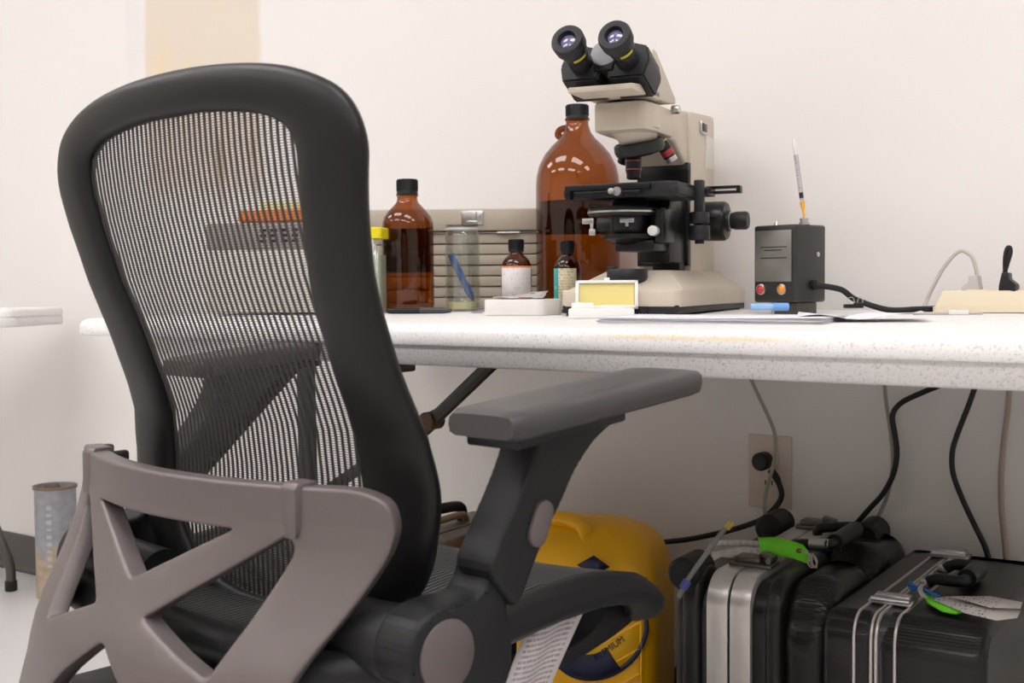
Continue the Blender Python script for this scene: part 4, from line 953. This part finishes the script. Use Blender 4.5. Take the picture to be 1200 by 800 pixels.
# ================================================================== OUTLET AND CORDS BELOW THE TABLE
oc_ = at_y(902.5, 552.5, -.003)
ol = thing('wall_outlet', 'beige duplex wall outlet plate under the table', 'outlet', (oc_.x, 0, oc_.z), 0)
OUTM = mat('outlet_beige', (.66, .57, .49), .45)
mb = MB(); mb.box((0, -.003, 0), (.078, .006, .124), .0022); mb.build('cover_plate', OUTM, ol)
for e in (-1, 1):
    mb = MB(); mb.prism([tuple(p) for p in rounded([(-.017, e*.0205-.010), (-.010, e*.0205-.0155), (.010, e*.0205-.0155), (.017, e*.0205-.010), (.017, e*.0205+.010), (.010, e*.0205+.0155), (-.010, e*.0205+.0155), (-.017, e*.0205+.010)], .004)], -.0082, -.005, 'y', bev=.0008); o = mb.build('receptacle', OUTM, ol)
    if e < 0:
        for xx in (-.006, .006): m2 = MB(); m2.box((xx, -.0084, -.018), (.002, .001, .008)); m2.build('slot', MBLK, o)
def cable(name, label, pts, r, m, cat='cable', extra=None):
    g = pts[0]; mb = MB(); mb.tube([p-g for p in pts], r, seg=10)
    if extra: extra(mb, g)
    o = mb.build(name, m, None, loc=g); return tag(o, label, cat)
pl = at_y(899, 542, -.02)
bp2 = thing('outlet_plug', 'round black plug in the wall outlet with heavy black cord', 'plug', (oc_.x-.006, -.0083, oc_.z+.0195))
g0 = bp2.location
mb = MB(); mb.lathe([(0, 0), (.0135, 0), (.0155, .003), (.0155, .022), (.0125, .026), (0, .027)], (0, 0, 0), (0, -1, 0), 30); mb.build('plug_body', CORD, bp2)
mb = MB(); mb.tube([wp(x, y, yy)-g0 for x, y, yy in ((903, 550, -.026), (911, 562, -.026), (916, 580, -.024), (908, 595, -.024), (893, 608, -.024), (870, 617, -.024), (840, 625, -.024), (805, 632, -.024), (765, 636, -.024), (700, 640, -.024))], lambda t: .0062 if t < .12 else .0048, seg=10); mb.build('cord', CORD, bp2)
cable('grey_cable', 'thin grey cord hanging in front of the wall outlet', [wp(x, y, -.032) for x, y in ((878, 440), (888, 462), (899, 485), (907, 505), (909, 525), (905, 550), (899, 570), (896, 590), (898, 612), (903, 640))], .0032, GCORD)
cable('black_cable', 'black cord kinking down the wall beside the silver-edged case', [wp(x, y, -.026) for x, y in ((1100, 452), (1078, 461), (1056, 472), (1046, 486), (1048, 505), (1051, 530), (1047, 555), (1035, 578), (1018, 597), (1000, 618), (985, 640))], .0044, CORD)
cable('grey_cable', 'thin grey cord hanging behind the kinked black cord', [wp(x, y, -.014) for x, y in ((1036, 445), (1039, 475), (1044, 510), (1046, 545), (1040, 580), (1027, 612), (1024, 640))], .003, GCORD)
cable('black_cable', 'black cord hanging behind the right-hand black case', [wp(x, y, -.026) for x, y in ((1143, 452), (1135, 475), (1122, 508), (1116, 530), (1117, 555), (1128, 585), (1142, 615), (1156, 645), (1160, 670))], .0042, CORD)
cable('pale_cable', 'pale flat cord hanging at the far right of the wall', [wp(x, y, -.014) for x, y in ((1183, 452), (1181, 480), (1176, 520), (1173, 560), (1174, 600), (1178, 640), (1180, 670))], .0042, mat('tan_cord', (.40, .33, .26), .6))

# ================================================================== CASES ON THE FLOOR
LEA = mat('worn_black_shell', (.009, .008, .0075), .30, spec=.35, noise=.5, nscale=14, vary=(.016, .014, .013), bump=.12, bscale=220)
SIL = mat('anodised_aluminium', (.66, .62, .585), .34, metal=.6, noise=.1, nscale=50)
RUB = mat('matt_black_rubber', (.013, .012, .0115), .5, spec=.25, noise=.3, nscale=25)
def arch(mb, x0, x1, y0, y1, zt, r, t=None, bev=.003):
    """a slab in the x range whose side outline is a rounded rectangle from the floor"""
    P = [(y0, .004), (y1, .004)]
    for cx, a0 in ((y1-r, 0), (y0+r, 90)):
        for k in range(15):
            a = math.radians(a0+90*k/14); P.append((cx+r*math.cos(a), zt-r+r*math.sin(a)))
    mb.prism(P, x0, x1, 'x', bev=bev, seg=4 if bev > .005 else 2)
CA0 = (-.712, -.468); ca_ = thing('equipment_case', 'tall black hard case with wide silver edges and green tag, standing under the table', 'case', (CA0[0], CA0[1], 0), math.radians(5.5))
ZA = .402
mb = MB(); arch(mb, -.031, -.0015, .0, .44, ZA, .042, bev=.0015); tag(mb.build('edge_rail', SIL, ca_), 'silver aluminium edge')
mb = MB(); arch(mb, .0015, .030, .0, .44, ZA, .042, bev=.0015); tag(mb.build('edge_rail', SIL, ca_), 'silver aluminium edge')
mb = MB(); arch(mb, -.003, .003, .003, .437, ZA-.003, .04, bev=.0005); mb.build('gasket', CAP, ca_)
for xx in (-.041, -.037, .036, .039):
    pass
mb = MB(); arch(mb, -.080, -.030, .008, .432, ZA-.012, .05, bev=.010)
arch(mb, -.066, -.040, -.004, .09, ZA+.004, .045, bev=.009); mb.build('left_shell', LEA, ca_, 55)
mb = MB(); arch(mb, .029, .052, .006, .434, ZA-.008, .045, bev=.006); arch(mb, .048, .072, .000, .240, ZA+.002, .05, bev=.010); arch(mb, .066, .136, .004, .232, ZA-.004, .07, bev=.026); arch(mb, .050, .136, .238, .436, ZA-.004, .06, bev=.026)
mb.build('right_shell', LEA, ca_, 55)
for xx, yy, L in ((-.066, .035, .07), (-.066, .385, .075), (.085, .392, .075)):
    mb = MB(); mb.lathe([(0, 0), (.018, 0), (.0225, .006), (.0225, L-.006), (.018, L), (0, L)], (xx, yy-L/2, ZA-.004), (0, 1, 0), 24); mb.build('rubber_bumper', RUB, ca_)
DST = mat('dark_steel', (.16, .145, .13), .35, metal=.8, noise=.4, nscale=120)
for yy in (.085, .375):
    l = MB(); l.box((.006, yy, ZA+.003), (.060, .040, .006), .002); l.box((.0, yy, ZA+.009), (.036, .030, .008), .002); l.box((.024, yy+.004, ZA+.014), (.020, .022, .006), .002, rot=Matrix.Rotation(.25, 4, 'Y')); l.cyl((.03, yy-.015, ZA+.010), (.03, yy+.015, ZA+.010), .004); l.build('latch', DST, ca_)
mb = MB(); mb.tube([(.030, .165, ZA+.006), (.034, .165, ZA+.016), (.078, .160, ZA+.022), (.090, .172, ZA+.022), (.090, .290, ZA+.022), (.078, .302, ZA+.022), (.034, .297, ZA+.016), (.030, .297, ZA+.006)], .0075, sm=5, seg=12)
mb.tube([(.090, .178, ZA+.022), (.090, .284, ZA+.022)], .0125, sm=1, seg=14); mb.build('handle', CAP, ca_)
mb = MB(); mb.cyl((.060, .161, ZA+.020), (.088, .160, ZA+.022), .0085); mb.build('handle_pin', CHR, ca_)
# tags on case A : world-coordinate strips
def strip(name, label, pts, wv, m, cat='tag', uvm=False, th=.0005, group=None):
    g = pts[0]; C_ = catmull([Vector(p)-g for p in pts], 5); W = Vector(wv)
    mb = MB(); mb.grid([[p-W/2, p, p+W/2] for p in C_], uv=True); o = mb.build(name, m, None, 60, loc=g); o.modifiers.new('s', 'SOLIDIFY').thickness = th
    return tag(o, label, cat, group)
GRN = mat('neon_green_card', (.20, .85, .02), .5)
def ca(x, y, z): a = math.radians(5.5); return Vector((CA0[0]+x*math.cos(a)-y*math.sin(a), CA0[1]+x*math.sin(a)+y*math.cos(a), z))
ytag = ca(.05, .12, 0).y
gt = thing('green_tag', 'neon green luggage tag tied with string to the silver-edged case', 'tag', at_y(946, 645, ytag))
g0 = gt.location
mb = MB(); C_ = catmull([at_y(890, 640, ytag+.01)-g0, at_y(908, 640, ytag+.005)-g0, at_y(926, 643, ytag)-g0, at_y(941, 648, ytag)-g0, at_y(948, 651, ytag)-g0], 5)
nC = len(C_); up_v = _u2*.011+_f*.010
rows = [[p-up_v*(1 if i < nC-5 else 1-.12*(i-nC+5)), p+up_v*(1 if i < nC-5 else 1-.12*(i-nC+5))] for i, p in enumerate(C_)]
mb.grid(rows); o = mb.build('tag_card', GRN, gt, 60); o.modifiers.new('s', 'SOLIDIFY').thickness = .0006
mb = MB(); mb.lathe([(.0012, 0), (.004, 0), (.004, .0006), (.0012, .0006)], at_y(936, 645, ytag)-g0-_f*.002, (CAM-g0).normalized()*.6+Vector((0, 0, .6)), 20); mb.build('eyelet', mat('red_eyelet', (.30, .05, .04), .5), gt)
STR = mat('cotton_string', (.55, .50, .45), .8)
mb = MB()
for dx in (0, 3, 5): mb.tube([at_y(938, 645, ytag-.003)-g0, at_y(948+dx/2, 650, ytag-.006)-g0, at_y(947+dx, 660, ytag-.012)-g0, at_y(952+dx, 665, ytag-.012)-g0, at_y(958-dx/3, 658, ytag-.012)-g0, at_y(952, 648, ytag+.003)-g0], .0009, seg=6)
mb.build('string', STR, gt)
WPR = print_mat('airline_label', (.66, .61, .58), (.14, .12, .12), 34, 9, .55)
strip('baggage_tag', 'white printed baggage strip trailing left from under the green tag', [at_y(918, 648, ytag+.02), at_y(895, 650, ytag+.025), at_y(870, 648, ytag+.03), at_y(835, 655, ytag+.03)], _u2*.018+_f*.008, WPR)
strip('baggage_tag', 'second white strip folded above the first beside the left rubber bumper', [at_y(900, 638, ytag+.05), at_y(870, 636, ytag+.05), at_y(840, 636, ytag+.05)], _u2*.008+_f*.004, WPR)
# case B
CB0 = (-.508, -.492); cb_ = thing('hard_case', 'black textured hard case with thin silver trim lines, standing at the right under the table', 'case', (CB0[0], CB0[1], 0), math.radians(3.5))
ZB = .385
mb = MB(); arch(mb, -.064, -.002, 0, .43, ZB, .028, bev=.010); mb.build('left_shell', LEA, cb_, 55)
mb = MB(); arch(mb, .002, .128, 0, .43, ZB, .034, bev=.014); mb.build('right_shell', LEA, cb_, 55)
mb = MB(); arch(mb, -.0235, .0255, .002, .428, ZB-.0005+.0012, .028, bev=.001); mb.build('centre_band', mat('band_black', (.03, .03, .032), .35), cb_)
for xx in (-.0235, -.003, .003, .0255):
    mb = MB(); arch(mb, xx-.0016, xx+.0016, -.003, .433, ZB+.003, .030, bev=.0006); tag(mb.build('trim_line', SIL, cb_), 'thin silver trim line')
for yy in (.075, .375):
    l = MB(); l.box((.002, yy, ZB+.005), (.054, .030, .005), .0018); l.box((.002, yy+.004, ZB+.010), (.044, .018, .006), .002); l.cyl((-.022, yy-.012, ZB+.008), (.026, yy-.012, ZB+.008), .0035); l.build('latch', CHR, cb_)
mb = MB(); mb.tube([(.018, .185, ZB+.006), (.026, .183, ZB+.013), (.050, .181, ZB+.014), (.062, .192, ZB+.014), (.064, .265, ZB+.014), (.054, .280, ZB+.014), (.028, .281, ZB+.013), (.018, .280, ZB+.006)], .0078, sm=5, seg=12)
mb.tube([(.063, .200, ZB+.015), (.064, .260, ZB+.015)], .0125, sm=1, seg=14); mb.build('handle', CAP, cb_)
mb = MB()
for yy in (.183, .281): mb.box((.014, yy, ZB+.006), (.014, .012, .012), .003); mb.box((.026, yy, ZB+.018), (.014, .007, .005), .002)
mb.build('handle_mount', CHR, cb_)
zt = ZB+.012
def zz(px, py, dz=0): return at_z(px, py, zt+dz)
tb = thing('luggage_tag', 'green plastic luggage tag with white inserts lying on the right-hand black case', 'tag', zz(1100, 708, -.007)); g0 = tb.location
mb = MB(); poly = [zz(*p, -.007)-g0 for p in ((1082, 700), (1090, 698), (1108, 706), (1124, 712), (1128, 718), (1120, 720), (1104, 717), (1088, 708))]
b = bmesh.new(); b.faces.new([b.verts.new(p) for p in poly]); mb._merge(b); o = mb.build('green_sleeve', GRN, tb, 60); o.modifiers.new('s', 'SOLIDIFY').thickness = .0035
for nm, P4 in (('insert_card', ((1092, 702), (1112, 699), (1196, 716), (1192, 724), (1168, 727), (1130, 718))), ('insert_card', ((1115, 699), (1160, 699), (1198, 706), (1196, 713), (1160, 712)))):
    b = bmesh.new(); b.faces.new([b.verts.new(zz(*p, -.001+(.004 if P4[0][0] > 1100 else 0))-g0) for p in P4]); lay = b.loops.layers.uv.new('uv')
    for f_ in b.faces:
        for l in f_.loops: l[lay].uv = ((l.vert.co.x)*9+.3, (l.vert.co.y)*9)
    mb = MB(); mb._merge(b); o = mb.build(nm, WPR, tb, 60); o.modifiers.new('s', 'SOLIDIFY').thickness = .0008
bt = thing('blue_tie', 'short blue plastic tie on the handle of the right-hand black case', 'cable tie', zz(1070, 688)); g0 = bt.location
mb = MB(); mb.tube([zz(1068, 686)-g0, zz(1085, 692)-g0, zz(1100, 699)-g0], .0028, seg=8); mb.cyl(zz(1067, 684)-g0, zz(1070, 689)-g0, .0045, seg=12); mb.build('tie_strap', mat('blue_nylon', (.01, .16, .50), .4), bt)
mb = MB()
for k in range(3): mb.tube([zz(1080+k*2, 684, .004)-g0, zz(1076+k*2, 690, .006)-g0, zz(1080+k*2, 698, .002)-g0, zz(1084+k, 700, 0)-g0], .0009, seg=6)
mb.build('string', STR, bt)
# leaning sensor lead
pr0 = at_y(795, 700, -.50)
cable('sensor_lead', 'slim grey lead with yellow and blue ends leaning between chair and cases', [pr0, at_y(808, 676, -.49), at_y(828, 648, -.47), at_y(845, 625, -.46), at_y(857, 612, -.45)], .0035, mat('smoke_grey_lead', (.16, .15, .14), .5))
lead = bpy.data.objects['sensor_lead']
mb = MB(); a = at_y(851, 619, -.455)-pr0; b_ = at_y(858, 611, -.45)-pr0; mb.cyl(a, b_, .0048, seg=12); tag(mb.build('connector', mat('dull_yellow', (.45, .33, .06), .5), lead), 'yellow connector')
mb = MB(); a = at_y(800, 690, -.495)-pr0; b_ = at_y(806, 680, -.49)-pr0; mb.cyl(a, b_, .006, seg=12); tag(mb.build('connector', mat('dull_blue', (.06, .07, .28), .5), lead), 'blue connector')
lead['label'] = 'slim grey lead with yellow and blue ends leaning between chair and cases'

# ================================================================== YELLOW CONTAINER
YEL = mat('yellow_hdpe', (.92, .47, .001), .38, noise=.05, nscale=5); NAVY = mat('navy_print', (.006, .010, .05), .4)
yc = thing('yellow_container', 'large yellow plastic liquid container with navy oval logo, under the table', 'container', (-.922, -.300, 0), math.radians(17))
YW, YD, YH = .34, .19, .412
mb = MB(); rows = []
for z, w_, d_, cx, r in ((.003, .02, .02, 0, .03), (.012, 0, 0, 0, .035), (.30, 0, 0, 0, .035), (.335, .004, .004, 0, .038), (.372, .014, .016, 0, .04), (.393, .030, .033, 0, .045), (.406, .055, .052, 0, .045), (.412, .09, .080, 0, .015)):
    rows.append([Vector((a, b, z)) for a, b in rrect(-YW+w_, -w_*1.0, d_, YD-d_, r, 8)])
mb.grid(rows, closed_v=True)
for r_ in (rows[0], rows[-1]): b = bmesh.new(); b.faces.new([b.verts.new(p) for p in r_]); mb._merge(b)
bmesh.ops.recalc_face_normals(mb.bm, faces=mb.bm.faces)
mb.build('container_body', YEL, yc, 60)
mb = MB(); mb.tube([(-.22, .05, .385), (-.21, .05, .408), (-.16, .05, .412), (-.125, .045, .402), (-.115, .035, .378)], .012, seg=12); mb.build('carry_handle', YEL, yc)
mb = MB(); mb.cyl((-.305, .10, .375), (-.305, .10, .405), .024, bev=.003); mb.build('screw_cap', YEL, yc)
for k in range(7):
    z0 = .06+k*.040; mb = MB(); mb.tube([(-.10, -.0008, z0-.045), (-.020, -.0008, z0+.008)], .0022, seg=6, sm=1); mb.build('moulded_rib', YEL, yc)
mb = MB(); mb.tube([(-.018, -.0005, .03), (-.018, -.0005, .30)], .0025, seg=6, sm=1); mb.build('moulded_rib', YEL, yc)
# oval logo
def ring2(a, b, a2, b2, t0, t1, rot, cx, cz, y0, name, m, off=(0, 0), n=40):
    rows = [[], []]
    for k in range(n+1):
        t = math.radians(t0+(t1-t0)*k/n)
        for rr, (p, q_) in enumerate(((a, b), (a2, b2))):
            x = p*math.cos(t)+(off[0] if rr else 0); z = q_*math.sin(t)+(off[1] if rr else 0); c, s = math.cos(rot), math.sin(rot)
            rows[rr].append(Vector((cx+x*c-z*s, y0, cz+x*s+z*c)))
    mb = MB(); mb.grid(rows); o = mb.build(name, m, yc, 60); o.modifiers.new('s', 'SOLIDIFY').thickness = .0006; return o
rot = math.radians(38)
YDK = mat('orange_yellow_print', (.55, .25, .004), .45)
LC = (-.086, .244)
ring2(.088, .064, .001, .001, 0, 360, rot, LC[0], LC[1], -.0012, 'logo_field', mat('logo_yellow', (.92, .50, .004), .4))
tag(ring2(.088, .066, .0805, .0585, -200, 60, rot, LC[0], LC[1], -.0022, 'logo_ring', NAVY), 'navy oval ring')
tag(ring2(.084, .062, .048, .030, 168, 268, rot, LC[0], LC[1], -.0030, 'logo_swoosh', NAVY, off=(.0, .006)), 'navy crescent of the logo')
Mt = Matrix.Translation((LC[0]+.010, -.0042, LC[1]+.006)) @ Matrix.Rotation(-rot, 4, 'Y') @ Matrix.Rotation(PI/2, 4, 'X')
text_mesh('logo_lettering', 'IT LOAD', .0225, Mt, NAVY, yc)
Mt = Matrix.Translation((LC[0]+.018, -.0042, LC[1]-.020)) @ Matrix.Rotation(-rot, 4, 'Y') @ Matrix.Rotation(PI/2, 4, 'X')
text_mesh('logo_lettering', 'PREMIUM', .0145, Mt, NAVY, yc)
mb = MB(); b = bmesh.new(); d0 = Vector((-.094, -.0012, .351)); e1 = Vector((.026, 0, 0)); e2 = Vector((0, 0.0, .016)); b.faces.new([b.verts.new(d0+v_) for v_ in (e1, e2, -e1, -e2)]); mb._merge(b); o = mb.build('hazard_diamond', NAVY, yc, 60); o.modifiers.new('s', 'SOLIDIFY').thickness = .004

# ================================================================== BROWN CASE BEHIND
bc = thing('brown_case', 'grey-brown hard case with tan-trimmed black handle, behind the chair seat', 'case', (-1.362, -.335, 0), math.radians(6))
BRN = mat('brown_grey_shell', (.15, .125, .108), .45, noise=.2, nscale=12, bump=.15)
mb = MB(); arch(mb, -.066, -.002, 0, .29, .352, .03, bev=.008); mb.build('left_shell', BRN, bc)
mb = MB(); arch(mb, .002, .048, 0, .29, .352, .03, bev=.008); mb.build('right_shell', BRN, bc)
mb = MB(); arch(mb, -.004, .004, -.002, .292, .3535, .03, bev=.001); mb.build('seam_trim', mat('taupe_trim', (.20, .165, .14), .4, metal=.3), bc)
mb = MB(); mb.tube([(-.050, .060, .352), (-.055, .064, .374), (-.045, .115, .380), (-.030, .175, .378), (-.028, .180, .352)], .010, seg=12); mb.build('handle', CAP, bc)
mb = MB(); mb.tube([(-.035, .055, .352), (-.030, .07, .362), (-.022, .12, .366), (-.016, .165, .366), (-.018, .178, .352)], .0065, seg=10); tag(mb.build('handle_trim', mat('tan_leather', (.35, .24, .13), .5), bc), 'tan leather trim')
mb = MB(); mb.box((.0, .235, .354), (.04, .03, .008), .003); mb.cyl((.0, .225, .36), (.0, .245, .36), .004); mb.build('latch', mat('brass_latch', (.30, .22, .12), .35, metal=.8), bc)
